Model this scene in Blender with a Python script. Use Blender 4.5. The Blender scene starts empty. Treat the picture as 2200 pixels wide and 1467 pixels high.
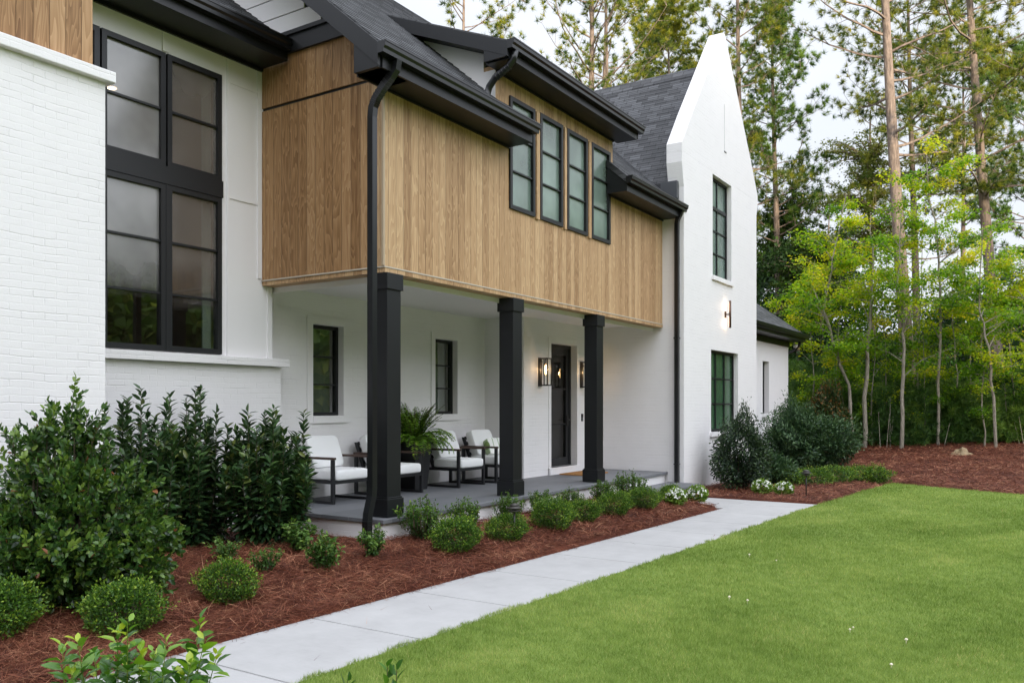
import bpy, math, random
import numpy as np
from mathutils import Vector

# ------------------------------------------------------------------ camera, sky, sun, exposure
SC = bpy.context.scene
COL = SC.collection
YAW = 32.8                       # angle between the view direction and the facade (world X)
CH = 1.70                        # eye height
cam_d = bpy.data.cameras.new("camera"); cam = bpy.data.objects.new("camera", cam_d); COL.objects.link(cam)
cam.location = (0, 0, CH)
cam.rotation_euler = (math.radians(90), 0, math.radians(YAW - 90))
cam_d.lens = 29.52; cam_d.sensor_width = 36; cam_d.shift_y = 0.063
cam_d.clip_start = 0.05; cam_d.clip_end = 2000
SC.camera = cam

SUN_EL, SUN_AZ = 10.0, 228.0     # azimuth of the sun, degrees counter-clockwise from +X
world = bpy.data.worlds.new("World"); SC.world = world; world.use_nodes = True
wn, wl = world.node_tree.nodes, world.node_tree.links
wn.clear()
sky = wn.new("ShaderNodeTexSky"); sky.sky_type = 'NISHITA'; sky.sun_disc = False
sky.sun_elevation = math.radians(SUN_EL); sky.sun_rotation = math.radians(90 - SUN_AZ)
sky.dust_density = 3.0; sky.air_density = 1.0
tc = wn.new("ShaderNodeTexCoord")
mp = wn.new("ShaderNodeMapping"); mp.inputs['Scale'].default_value = (1.2, 1.2, 3.0)
nz = wn.new("ShaderNodeTexNoise"); nz.inputs['Scale'].default_value = 2.2; nz.inputs['Detail'].default_value = 6
nz.inputs['Roughness'].default_value = 0.55
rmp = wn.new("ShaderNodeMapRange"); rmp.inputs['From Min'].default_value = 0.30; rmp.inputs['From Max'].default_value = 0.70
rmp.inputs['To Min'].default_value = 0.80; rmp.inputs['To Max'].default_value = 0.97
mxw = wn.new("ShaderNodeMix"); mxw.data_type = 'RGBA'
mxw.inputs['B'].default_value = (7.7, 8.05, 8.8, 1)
bg = wn.new("ShaderNodeBackground"); bg.inputs['Strength'].default_value = 0.105
wo = wn.new("ShaderNodeOutputWorld")
wl.new(tc.outputs['Generated'], mp.inputs['Vector']); wl.new(mp.outputs[0], nz.inputs['Vector'])
wl.new(nz.outputs['Fac'], rmp.inputs['Value']); wl.new(rmp.outputs[0], mxw.inputs['Factor'])
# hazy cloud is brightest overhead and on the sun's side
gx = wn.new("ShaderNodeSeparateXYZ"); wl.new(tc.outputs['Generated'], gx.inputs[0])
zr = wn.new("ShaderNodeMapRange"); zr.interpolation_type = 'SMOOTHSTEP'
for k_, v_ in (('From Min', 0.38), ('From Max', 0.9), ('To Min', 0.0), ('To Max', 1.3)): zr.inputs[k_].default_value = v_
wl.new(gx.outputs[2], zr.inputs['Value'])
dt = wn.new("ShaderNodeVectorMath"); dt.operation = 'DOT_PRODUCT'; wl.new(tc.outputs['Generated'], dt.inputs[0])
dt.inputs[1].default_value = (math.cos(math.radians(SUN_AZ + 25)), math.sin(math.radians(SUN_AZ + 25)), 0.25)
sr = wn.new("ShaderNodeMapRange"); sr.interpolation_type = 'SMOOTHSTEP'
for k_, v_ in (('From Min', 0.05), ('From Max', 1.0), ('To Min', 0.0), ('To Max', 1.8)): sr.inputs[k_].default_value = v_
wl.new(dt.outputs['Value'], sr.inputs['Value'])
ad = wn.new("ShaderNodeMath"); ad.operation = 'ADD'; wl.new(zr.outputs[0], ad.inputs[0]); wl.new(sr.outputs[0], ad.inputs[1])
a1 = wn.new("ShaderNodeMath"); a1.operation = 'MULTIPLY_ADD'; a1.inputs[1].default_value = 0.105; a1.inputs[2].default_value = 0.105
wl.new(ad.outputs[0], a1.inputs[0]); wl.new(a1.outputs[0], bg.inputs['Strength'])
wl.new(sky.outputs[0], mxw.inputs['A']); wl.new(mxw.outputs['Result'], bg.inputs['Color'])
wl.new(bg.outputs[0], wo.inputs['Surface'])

sun_d = bpy.data.lights.new("sun", 'SUN'); sun = bpy.data.objects.new("sun", sun_d); COL.objects.link(sun)
sun_d.energy = 5.0; sun_d.angle = math.radians(3); sun_d.color = (1.0, 0.84, 0.62)
_sd = Vector((math.cos(math.radians(SUN_AZ)) * math.cos(math.radians(SUN_EL)),
              math.sin(math.radians(SUN_AZ)) * math.cos(math.radians(SUN_EL)), math.sin(math.radians(SUN_EL))))
sun.rotation_euler = _sd.to_track_quat('Z', 'Y').to_euler()
sun.location = (0, -10, 20)
SC.view_settings.view_transform = 'Standard'; SC.view_settings.look = 'None'
SC.view_settings.exposure = 0.36; SC.view_settings.gamma = 1.0
SC.render.engine = 'CYCLES'
SC.cycles.use_denoising = True
SC.cycles.max_bounces = 6; SC.cycles.transparent_max_bounces = 12
SC.cycles.diffuse_bounces = 3; SC.cycles.glossy_bounces = 3; SC.cycles.transmission_bounces = 4
SC.cycles.sample_clamp_indirect = 6.0

RNG = np.random.default_rng(7)
random.seed(7)
_c, _s = math.cos(math.radians(YAW)), math.sin(math.radians(YAW))
def at(px, d, z=0.0):
    """world point that stands d metres ahead along the view axis at photo column px"""
    r = (px - 1100) / 1804 * d
    return Vector((_s * r + _c * d, -_c * r + _s * d, z))
def on(px, py, z=0.0):
    """world point on the level z seen at photo pixel (px, py)"""
    return at(px, (CH - z) * 1804 / (py - 872), z)

# ------------------------------------------------------------------ materials
def mat(name):
    m = bpy.data.materials.new(name); m.use_nodes = True
    return m, m.node_tree.nodes, m.node_tree.links, m.node_tree.nodes["Principled BSDF"]
def N(nodes, t, **kw):
    n = nodes.new("ShaderNode" + t)
    for k, v in kw.items():
        if k in n.inputs.keys(): n.inputs[k].default_value = v
        else: setattr(n, k, v)
    return n
def math_n(nodes, links, op, a, b=None, c=None):
    n = nodes.new("ShaderNodeMath"); n.operation = op
    for i, v in enumerate((a, b, c)):
        if v is None: continue
        if isinstance(v, (int, float)): n.inputs[i].default_value = v
        else: links.new(v, n.inputs[i])
    return n.outputs[0]
def comb(nodes, links, x, y, z=0.0):
    n = nodes.new("ShaderNodeCombineXYZ")
    for i, v in enumerate((x, y, z)):
        if isinstance(v, (int, float)): n.inputs[i].default_value = v
        else: links.new(v, n.inputs[i])
    return n.outputs[0]
def ramp(nodes, links, fac, stops):
    n = nodes.new("ShaderNodeValToRGB")
    el = n.color_ramp.elements
    while len(el) > 1: el.remove(el[0])
    el[0].position = stops[0][0]; el[0].color = (*stops[0][1], 1)
    for p, c in stops[1:]:
        e = el.new(p); e.color = (*c, 1)
    links.new(fac, n.inputs[0])
    return n.outputs[0]
def mixc(nodes, links, fac, a, b, blend='MIX'):
    n = nodes.new("ShaderNodeMix"); n.data_type = 'RGBA'; n.blend_type = blend
    for key, v in (('Factor', fac), ('A', a), ('B', b)):
        if isinstance(v, (int, float)): n.inputs[key].default_value = v
        elif isinstance(v, tuple): n.inputs[key].default_value = (*v, 1)
        else: links.new(v, n.inputs[key])
    return n.outputs['Result']
def noise(nodes, links, vec, scale, detail=3, rough=0.5, dist=0.0):
    n = nodes.new("ShaderNodeTexNoise"); n.inputs['Scale'].default_value = scale
    n.inputs['Detail'].default_value = detail; n.inputs['Roughness'].default_value = rough; n.inputs['Distortion'].default_value = dist
    if vec is not None: links.new(vec, n.inputs['Vector'])
    return n.outputs['Fac']
def objvec(nodes):
    return nodes.new("ShaderNodeTexCoord").outputs['Object']
def sep(nodes, links, vec):
    n = nodes.new("ShaderNodeSeparateXYZ"); links.new(vec, n.inputs[0]); return n.outputs
def bump(nodes, links, height, strength, dist, bs, normal=None):
    b = nodes.new("ShaderNodeBump"); b.inputs['Strength'].default_value = strength; b.inputs['Distance'].default_value = dist
    links.new(height, b.inputs['Height'])
    if normal is not None: links.new(normal, b.inputs['Normal'])
    if bs is not None: links.new(b.outputs[0], bs.inputs['Normal'])
    return b.outputs[0]

def plain(name, col, rough=0.5, spec=0.5, metal=0.0, var=0.0, bumpy=0.0, scale=30):
    m, n, l, b = mat(name)
    b.inputs['Base Color'].default_value = (*col, 1); b.inputs['Roughness'].default_value = rough
    b.inputs['Metallic'].default_value = metal; b.inputs['Specular IOR Level'].default_value = spec
    if var or bumpy:
        v = objvec(n); f = noise(n, l, v, scale, 4, 0.6)
        if var:
            l.new(mixc(n, l, f, tuple(c * (1 - var) for c in col), tuple(min(1, c * (1 + var)) for c in col)), b.inputs['Base Color'])
        if bumpy: bump(n, l, f, bumpy, 0.01, b)
    return m

def brick_paint():
    m, n, l, b = mat("painted_brick")
    v = objvec(n); s = sep(n, l, v)
    u = math_n(n, l, 'ADD', s[0], s[1])
    # hand-laid courses are never dead straight: wander the coordinates a little
    wob = noise(n, l, v, 1.3, 2)
    wob2 = noise(n, l, v, 9.0, 2)
    zz = math_n(n, l, 'ADD', s[2], math_n(n, l, 'ADD', math_n(n, l, 'MULTIPLY', wob, 0.06), math_n(n, l, 'MULTIPLY', wob2, 0.016)))
    uu = math_n(n, l, 'ADD', u, math_n(n, l, 'MULTIPLY', wob2, 0.02))
    br = n.new("ShaderNodeTexBrick")
    for k, val in (('Scale', 1.0), ('Mortar Size', 0.007), ('Mortar Smooth', 0.9), ('Brick Width', 0.203), ('Row Height', 0.0677)):
        br.inputs[k].default_value = val
    br.inputs['Color1'].default_value = (0.42, 0.42, 0.42, 1); br.inputs['Color2'].default_value = (0.58, 0.58, 0.58, 1)
    l.new(comb(n, l, uu, zz), br.inputs['Vector'])
    mask = noise(n, l, comb(n, l, math_n(n, l, 'MULTIPLY', u, 2.0), math_n(n, l, 'MULTIPLY', s[2], 9.0)), 1.0, 3, 0.6)
    mk = n.new("ShaderNodeMapRange"); mk.inputs['From Min'].default_value = 0.47; mk.inputs['From Max'].default_value = 0.70
    l.new(mask, mk.inputs['Value'])
    joint = math_n(n, l, 'MULTIPLY', br.outputs['Fac'], mk.outputs[0])
    rough_n = noise(n, l, v, 55, 4, 0.65)
    grain = noise(n, l, v, 4.0, 3)
    base = mixc(n, l, grain, (0.775, 0.752, 0.758), (0.82, 0.797, 0.803))
    l.new(mixc(n, l, math_n(n, l, 'MULTIPLY', joint, 0.20), base, (0.42, 0.42, 0.43)), b.inputs['Base Color'])
    b.inputs['Roughness'].default_value = 0.55
    h = math_n(n, l, 'SUBTRACT', math_n(n, l, 'MULTIPLY', rough_n, 0.32), math_n(n, l, 'MULTIPLY', br.outputs['Fac'], math_n(n, l, 'ADD', 0.03, mk.outputs[0])))
    sepc = n.new("ShaderNodeSeparateColor"); l.new(br.outputs['Color'], sepc.inputs[0])
    h = math_n(n, l, 'ADD', h, math_n(n, l, 'MULTIPLY', sepc.outputs[0], 0.35))
    bump(n, l, h, 0.45, 0.008, b)
    return m

def wood_boards(name, dark, mid, light, w=0.138):
    m, n, l, b = mat(name)
    v = objvec(n); s = sep(n, l, v)
    u = math_n(n, l, 'ADD', s[0], s[1])
    t = math_n(n, l, 'DIVIDE', u, w)
    idx = math_n(n, l, 'FLOOR', t); f = math_n(n, l, 'SUBTRACT', t, idx)
    wnz = n.new("ShaderNodeTexWhiteNoise"); wnz.noise_dimensions = '1D'; l.new(idx, wnz.inputs['W'])
    rnd = wnz.outputs['Value']
    r50 = math_n(n, l, 'MULTIPLY', rnd, 50.0)
    gx = math_n(n, l, 'MULTIPLY', u, 7.0); gz = math_n(n, l, 'MULTIPLY', s[2], 0.95)
    gz = math_n(n, l, 'ADD', gz, r50)
    n1 = noise(n, l, comb(n, l, gx, gz, r50), 1.0, 2.0, 0.45, 0.25)
    k = math_n(n, l, 'MULTIPLY', n1, 13.0)
    ringf = math_n(n, l, 'FRACT', k)
    ring = math_n(n, l, 'POWER', ringf, 1.6)
    fine = noise(n, l, comb(n, l, math_n(n, l, 'MULTIPLY', u, 190.0), math_n(n, l, 'MULTIPLY', s[2], 3.0), r50), 1.0, 3, 0.6)
    streak = noise(n, l, comb(n, l, math_n(n, l, 'MULTIPLY', u, 28.0), math_n(n, l, 'MULTIPLY', s[2], 0.5), r50), 1.0, 3, 0.6)
    wx = n.new("ShaderNodeTexWhiteNoise"); wx.noise_dimensions = '1D'
    l.new(math_n(n, l, 'ADD', idx, 0.37), wx.inputs['W'])
    a = math_n(n, l, 'MULTIPLY', ring, 0.32)
    a = math_n(n, l, 'ADD', a, math_n(n, l, 'MULTIPLY', fine, 0.26))
    a = math_n(n, l, 'ADD', a, math_n(n, l, 'MULTIPLY', streak, 0.42))
    a = math_n(n, l, 'ADD', a, math_n(n, l, 'MULTIPLY', wx.outputs['Value'], 0.38))
    a = math_n(n, l, 'SUBTRACT', a, 0.11)
    col = ramp(n, l, a, [(0.12, dark), (0.5, mid), (0.92, light)])
    edge = math_n(n, l, 'ABSOLUTE', math_n(n, l, 'SUBTRACT', f, 0.5))
    mr = n.new("ShaderNodeMapRange"); mr.inputs['From Min'].default_value = 0.465; mr.inputs['From Max'].default_value = 0.5
    l.new(edge, mr.inputs['Value'])
    col = mixc(n, l, math_n(n, l, 'MULTIPLY', mr.outputs[0], 0.8), col, tuple(c * 0.25 for c in dark))
    l.new(col, b.inputs['Base Color']); b.inputs['Roughness'].default_value = 0.55; b.inputs['Specular IOR Level'].default_value = 0.3
    h = math_n(n, l, 'SUBTRACT', math_n(n, l, 'MULTIPLY', fine, 0.15), mr.outputs[0])
    bump(n, l, h, 0.6, 0.006, b)
    return m

def shingles(name, axis):
    """architectural shingles; axis = the horizontal axis the courses run along (0: x, 1: y)"""
    m, n, l, b = mat(name)
    v = objvec(n); s = sep(n, l, v)
    u = s[axis]
    k = 1.5441 if axis == 0 else 1.2588            # slope length per metre of height
    vv = math_n(n, l, 'MULTIPLY', s[2], k)
    br = n.new("ShaderNodeTexBrick"); br.offset = 0.37; br.offset_frequency = 2
    for kk, val in (('Scale', 1.0), ('Mortar Size', 0.007), ('Mortar Smooth', 0.2), ('Brick Width', 0.26), ('Row Height', 0.142)):
        br.inputs[kk].default_value = val
    br.inputs['Color1'].default_value = (0.0, 0, 0, 1); br.inputs['Color2'].default_value = (1, 1, 1, 1)
    l.new(comb(n, l, u, vv), br.inputs['Vector'])
    sc = n.new("ShaderNodeSeparateColor"); l.new(br.outputs['Color'], sc.inputs[0])
    gr = noise(n, l, v, 180, 3, 0.7); pat = noise(n, l, v, 1.7, 3)
    t = math_n(n, l, 'ADD', math_n(n, l, 'MULTIPLY', sc.outputs[0], 0.75), math_n(n, l, 'MULTIPLY', gr, 0.3))
    t = math_n(n, l, 'ADD', t, math_n(n, l, 'MULTIPLY', pat, 0.2))
    col = ramp(n, l, t, [(0.1, (0.020, 0.021, 0.024)), (0.5, (0.038, 0.039, 0.043)), (1.05, (0.085, 0.087, 0.094))])
    l.new(mixc(n, l, br.outputs['Fac'], col, (0.006, 0.006, 0.007)), b.inputs['Base Color'])  # shadow lines between shingles darkened in the colour
    b.inputs['Roughness'].default_value = 0.75
    row = math_n(n, l, 'FRACT', math_n(n, l, 'DIVIDE', vv, 0.142))
    h = math_n(n, l, 'SUBTRACT', math_n(n, l, 'MULTIPLY', sc.outputs[0], 0.4), row)
    h = math_n(n, l, 'ADD', h, math_n(n, l, 'MULTIPLY', gr, 0.25))
    bump(n, l, h, 0.8, 0.012, b)
    return m

def foliage(name, stops, trans=0.25, rough=0.5, tint=1.3, spec=0.3):
    m, n, l, b = mat(name)
    at_ = n.new("ShaderNodeAttribute"); at_.attribute_name = "rnd"
    col = ramp(n, l, at_.outputs['Fac'], stops)
    l.new(col, b.inputs['Base Color']); b.inputs['Roughness'].default_value = rough
    b.inputs['Specular IOR Level'].default_value = spec
    tr = n.new("ShaderNodeBsdfTranslucent")
    l.new(mixc(n, l, 1.0, col, (tint, tint, tint * 0.6), 'MULTIPLY'), tr.inputs['Color'])
    ms = n.new("ShaderNodeMixShader"); ms.inputs[0].default_value = trans
    l.new(b.outputs[0], ms.inputs[1]); l.new(tr.outputs[0], ms.inputs[2])
    l.new(ms.outputs[0], n["Material Output"].inputs['Surface'])
    return m

def bark(name, a, c, scale=6):
    m, n, l, b = mat(name)
    v = objvec(n); mpn = n.new("ShaderNodeMapping"); mpn.inputs['Scale'].default_value = (2.2, 2.2, 0.5); l.new(v, mpn.inputs[0])
    f = noise(n, l, mpn.outputs[0], scale, 5, 0.7)
    l.new(ramp(n, l, f, [(0.3, a), (0.7, c)]), b.inputs['Base Color']); b.inputs['Roughness'].default_value = 0.9
    bump(n, l, f, 0.9, 0.03, b)
    return m

def glass_pane(name, film, fog=None, refl=(2.6, 0.15), clear_trans=0.55):
    """window glass; fog = (z0, z1) object heights over which a condensation film covers the pane (None: no film)"""
    m, n, l, b = mat(name)
    n.remove(b)
    out = n["Material Output"]
    tr = n.new("ShaderNodeBsdfTransparent"); tr.inputs['Color'].default_value = (clear_trans, clear_trans * 1.02, clear_trans, 1)
    gl = n.new("ShaderNodeBsdfGlossy"); gl.inputs['Roughness'].default_value = 0.01
    v = objvec(n)
    wav = noise(n, l, v, 2.2, 2)
    bmp = n.new("ShaderNodeBump"); bmp.inputs['Strength'].default_value = 0.05; bmp.inputs['Distance'].default_value = 0.02
    l.new(wav, bmp.inputs['Height']); l.new(bmp.outputs[0], gl.inputs['Normal'])
    fr = n.new("ShaderNodeFresnel"); fr.inputs['IOR'].default_value = 1.52
    frm = math_n(n, l, 'ADD', math_n(n, l, 'MULTIPLY', fr.outputs[0], refl[0]), refl[1])
    clear = n.new("ShaderNodeMixShader"); l.new(frm, clear.inputs[0]); l.new(tr.outputs[0], clear.inputs[1]); l.new(gl.outputs[0], clear.inputs[2])
    if fog is None:
        l.new(clear.outputs[0], out.inputs['Surface']); return m
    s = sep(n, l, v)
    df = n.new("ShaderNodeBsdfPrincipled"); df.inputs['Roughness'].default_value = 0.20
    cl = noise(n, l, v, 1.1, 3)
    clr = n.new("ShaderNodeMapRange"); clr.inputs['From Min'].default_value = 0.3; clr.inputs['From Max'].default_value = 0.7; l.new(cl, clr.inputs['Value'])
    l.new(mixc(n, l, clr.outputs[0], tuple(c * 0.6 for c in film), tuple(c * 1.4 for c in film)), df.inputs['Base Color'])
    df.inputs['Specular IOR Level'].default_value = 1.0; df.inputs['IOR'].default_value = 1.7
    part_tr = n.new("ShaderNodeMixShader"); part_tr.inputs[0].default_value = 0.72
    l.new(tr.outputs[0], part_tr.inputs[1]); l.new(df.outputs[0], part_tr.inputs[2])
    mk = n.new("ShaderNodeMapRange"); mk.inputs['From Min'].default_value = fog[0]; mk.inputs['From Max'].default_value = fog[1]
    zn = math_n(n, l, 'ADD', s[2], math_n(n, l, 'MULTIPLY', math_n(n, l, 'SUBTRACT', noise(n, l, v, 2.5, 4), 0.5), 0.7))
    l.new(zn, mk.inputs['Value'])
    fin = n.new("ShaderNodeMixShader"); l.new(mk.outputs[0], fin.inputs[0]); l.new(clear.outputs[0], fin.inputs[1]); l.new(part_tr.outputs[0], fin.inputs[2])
    l.new(fin.outputs[0], out.inputs['Surface'])
    return m

def emit(name, col, strength):
    m, n, l, b = mat(name); n.remove(b)
    e = n.new("ShaderNodeEmission"); e.inputs['Color'].default_value = (*col, 1); e.inputs['Strength'].default_value = strength
    l.new(e.outputs[0], n["Material Output"].inputs['Surface'])
    return m

def ground_mat(name, stops, scale, bumpy=0.5, rough=0.9, aniso=None, big=None):
    m, n, l, b = mat(name)
    v = objvec(n)
    f = noise(n, l, v, scale, 6, 0.7)
    if big:
        g = noise(n, l, v, big, 3)
        f = math_n(n, l, 'ADD', math_n(n, l, 'MULTIPLY', f, 0.65), math_n(n, l, 'MULTIPLY', g, 0.35))
    l.new(ramp(n, l, f, stops), b.inputs['Base Color']); b.inputs['Roughness'].default_value = rough
    b.inputs['Specular IOR Level'].default_value = 0.2
    bump(n, l, f, bumpy, 0.02, b)
    return m

M = {}
M['brick'] = brick_paint()
M['panel'] = plain("painted_panel", (0.80, 0.775, 0.785), 0.5, 0.4)
M['soffit_white'] = plain("white_ceiling_paint", (0.82, 0.79, 0.79), 0.6, 0.3)
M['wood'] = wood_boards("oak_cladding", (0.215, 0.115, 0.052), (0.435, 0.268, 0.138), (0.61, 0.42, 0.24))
M['black'] = plain("black_paint", (0.0078, 0.0085, 0.0100), 0.42, 0.45, var=0.15, scale=5)
M['gutter'] = plain("black_gutter_metal", (0.0085, 0.009, 0.0105), 0.30, 0.5)
M['frame'] = plain("black_window_frame", (0.013, 0.0135, 0.015), 0.42, 0.4)
M['roof_x'] = shingles("charcoal_shingles_front", 0)
M['roof_y'] = shingles("charcoal_shingles_side", 1)
M['flashing'] = plain("flashing_metal", (0.12, 0.125, 0.135), 0.4, 0.5, 0.7)
M['curtain'] = plain("pale_curtain", (0.52, 0.60, 0.55), 0.8, 0.1)
M['blind'] = plain("roller_blind", (0.33, 0.40, 0.35), 0.7, 0.2)
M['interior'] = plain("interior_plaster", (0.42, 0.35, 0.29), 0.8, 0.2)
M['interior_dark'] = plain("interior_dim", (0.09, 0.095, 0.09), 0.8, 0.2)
M['glass_tall'] = glass_pane("foggy_tall_glass", (0.29, 0.28, 0.27), (2.85, 3.35), clear_trans=0.8)
M['glass_tall_warm'] = glass_pane("foggy_brown_glass", (0.17, 0.148, 0.132), (2.85, 3.35), clear_trans=0.8)
M['glass_door'] = glass_pane("door_glass", (0.1, 0.1, 0.1), refl=(1.1, 0.01), clear_trans=0.75)
M['glass_porch'] = glass_pane("porch_glass", (0.1, 0.1, 0.1), clear_trans=0.75)
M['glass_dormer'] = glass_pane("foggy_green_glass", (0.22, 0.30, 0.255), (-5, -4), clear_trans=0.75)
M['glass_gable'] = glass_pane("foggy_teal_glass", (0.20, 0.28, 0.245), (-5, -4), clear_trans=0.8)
M['glass_gable_low'] = glass_pane("foggy_green_reflection_glass", (0.045, 0.115, 0.055), (-5, -4), clear_trans=0.8)  # tree reflection put into the film as dark green
M['sconce_metal'] = plain("bronze_black", (0.016, 0.014, 0.013), 0.4, 0.5)
M['copper'] = plain("brown_bronze", (0.10, 0.055, 0.04), 0.4, 0.5, 0.6)
M['filament'] = emit("warm_filament", (1.0, 0.58, 0.22), 9.0)
M['bulb_glow'] = emit("warm_bulb", (1.0, 0.66, 0.33), 3.2)
M['led'] = emit("warm_strip", (1.0, 0.70, 0.46), 3.0)
M['downlight'] = emit("warm_downlight", (1.0, 0.72, 0.42), 16.0)
M['lantern_glass'] = glass_pane("lantern_glass", (0.1, 0.1, 0.1), refl=(0.7, 0.0), clear_trans=0.95)
M['chair_metal'] = plain("charcoal_chair_metal", (0.013, 0.013, 0.015), 0.45, 0.4)
M['chair_wood'] = plain("dark_wood_arm", (0.055, 0.028, 0.020), 0.5, 0.4, var=0.3, scale=20)
M['cushion'] = plain("white_cushion", (0.80, 0.80, 0.80), 0.85, 0.1, bumpy=0.15, scale=220)
M['planter'] = plain("black_planter", (0.014, 0.014, 0.016), 0.5, 0.4)
M['soil'] = plain("potting_soil", (0.03, 0.02, 0.014), 0.95, 0.1)
M['coir'] = plain("coir_mat", (0.34, 0.17, 0.06), 0.95, 0.1, var=0.35, bumpy=0.6, scale=300)
M['white_plastic'] = plain("white_plastic", (0.7, 0.7, 0.7), 0.4, 0.5)
M['petal'] = plain("white_petal", (0.86, 0.86, 0.82), 0.7, 0.2)
M['mirror'] = foliage("brightened_wood_leaves", [(0.0, (0.05, 0.11, 0.02)), (0.5, (0.17, 0.28, 0.055)), (1.0, (0.42, 0.46, 0.10))], 0.45)  # leaf greens brightened in the colour for lighter window reflections
M['mushroom'] = plain("mushroom_flesh", (0.75, 0.68, 0.52), 0.7, 0.2)
M['stone'] = plain("tan_boulder", (0.30, 0.225, 0.135), 0.9, 0.2, var=0.45, bumpy=0.8, scale=6)
M['pine_bark'] = bark("pine_bark", (0.075, 0.055, 0.045), (0.34, 0.26, 0.21))
M['grey_bark'] = bark("grey_bark", (0.13, 0.115, 0.09), (0.40, 0.36, 0.29), 9)
M['stem'] = bark("shrub_stem", (0.05, 0.035, 0.022), (0.13, 0.10, 0.06), 30)
M['needles'] = foliage("pine_needles", [(0.0, (0.018, 0.046, 0.014)), (0.33, (0.060, 0.115, 0.020)), (0.66, (0.18, 0.220, 0.026)), (1.0, (0.42, 0.39, 0.045))], 0.42, 0.5, 1.3)
M['needles_dark'] = foliage("dark_needles", [(0.0, (0.018, 0.050, 0.014)), (0.5, (0.068, 0.150, 0.025)), (1.0, (0.20, 0.31, 0.045))], 0.3)
M['forest'] = foliage("forest_leaves", [(0.0, (0.012, 0.032, 0.011)), (0.5, (0.030, 0.072, 0.017)), (0.85, (0.075, 0.135, 0.026)), (1.0, (0.15, 0.20, 0.04))], 0.35)
M['sapling'] = foliage("sapling_leaves", [(0.0, (0.05, 0.15, 0.012)), (0.40, (0.19, 0.35, 0.016)), (0.72, (0.46, 0.51, 0.020)), (1.0, (0.70, 0.56, 0.034))], 0.5, 0.5, 1.5)
M['pale_leaf'] = foliage("pale_leaves", [(0.0, (0.05, 0.10, 0.03)), (0.6, (0.18, 0.22, 0.06)), (1.0, (0.34, 0.33, 0.12))], 0.4)
M['box'] = foliage("boxwood_leaves", [(0.0, (0.014, 0.042, 0.009)), (0.45, (0.048, 0.118, 0.015)), (0.75, (0.115, 0.22, 0.022)), (1.0, (0.26, 0.36, 0.04))], 0.25, 0.4, 1.3)
M['laurel'] = foliage("laurel_leaves", [(0.0, (0.012, 0.034, 0.014)), (0.55, (0.034, 0.080, 0.025)), (0.93, (0.085, 0.155, 0.04)), (1.0, (0.17, 0.20, 0.05))], 0.15, 0.32, 1.2, 0.5)
M['bigbush'] = foliage("glossy_shrub_leaves", [(0.0, (0.012, 0.036, 0.011)), (0.5, (0.040, 0.098, 0.018)), (0.85, (0.125, 0.215, 0.030)), (0.97, (0.15, 0.22, 0.03)), (1.0, (0.24, 0.09, 0.04))], 0.2, 0.34, 1.3, 0.5)
M['light_shrub'] = foliage("light_shrub_leaves", [(0.0, (0.030, 0.075, 0.018)), (0.5, (0.075, 0.16, 0.030)), (1.0, (0.20, 0.30, 0.060))], 0.3, 0.45, 1.3)
M['near_leaf'] = foliage("fresh_shrub_leaves", [(0.0, (0.022, 0.075, 0.012)), (0.55, (0.060, 0.165, 0.018)), (0.85, (0.19, 0.33, 0.025)), (1.0, (0.36, 0.45, 0.035))], 0.3, 0.3, 1.4, 0.5)
M['holly'] = foliage("holly_leaves", [(0.0, (0.007, 0.020, 0.010)), (0.6, (0.019, 0.043, 0.018)), (1.0, (0.055, 0.095, 0.03))], 0.1, 0.38, 1.2, 0.4)
M['bluegreen'] = foliage("bluegreen_leaves", [(0.0, (0.012, 0.034, 0.014)), (0.6, (0.030, 0.070, 0.026)), (1.0, (0.085, 0.150, 0.055))], 0.15, 0.4)
M['rusty'] = foliage("rust_and_green_leaves", [(0.0, (0.014, 0.034, 0.010)), (0.65, (0.040, 0.068, 0.016)), (0.8, (0.10, 0.065, 0.018)), (1.0, (0.21, 0.095, 0.025))], 0.2)
M['fern'] = foliage("fern_fronds", [(0.0, (0.035, 0.10, 0.010)), (0.5, (0.11, 0.24, 0.020)), (1.0, (0.28, 0.42, 0.045))], 0.3)
M['flower_leaf'] = foliage("flower_leaves", [(0.0, (0.05, 0.13, 0.02)), (1.0, (0.25, 0.38, 0.05))], 0.3)
M['grass'] = foliage("lawn_blades", [(0.0, (0.10, 0.170, 0.024)), (0.5, (0.250, 0.350, 0.080)), (0.9, (0.42, 0.48, 0.155)), (1.0, (0.56, 0.50, 0.22))], 0.3, 0.6, 1.25, 0.2)
M['straw'] = foliage("pine_straw_needles", [(0.0, (0.045, 0.011, 0.007)), (0.5, (0.185, 0.055, 0.029)), (0.85, (0.40, 0.165, 0.09)), (1.0, (0.50, 0.26, 0.15))], 0.05, 0.6, 1.0)
M['lawn'] = ground_mat("lawn_thatch", [(0.25, (0.085, 0.135, 0.024)), (0.5, (0.150, 0.215, 0.043)), (0.75, (0.22, 0.285, 0.07))], 60, 0.5, big=0.7)
M['mulch'] = ground_mat("pine_straw_mulch", [(0.25, (0.022, 0.0062, 0.004)), (0.5, (0.085, 0.023, 0.012)), (0.75, (0.20, 0.065, 0.034))], 55, 1.0, big=1.1)
M['forest_floor'] = ground_mat("forest_floor", [(0.2, (0.020, 0.014, 0.008)), (0.8, (0.06, 0.045, 0.02))], 6, 0.6)
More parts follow.
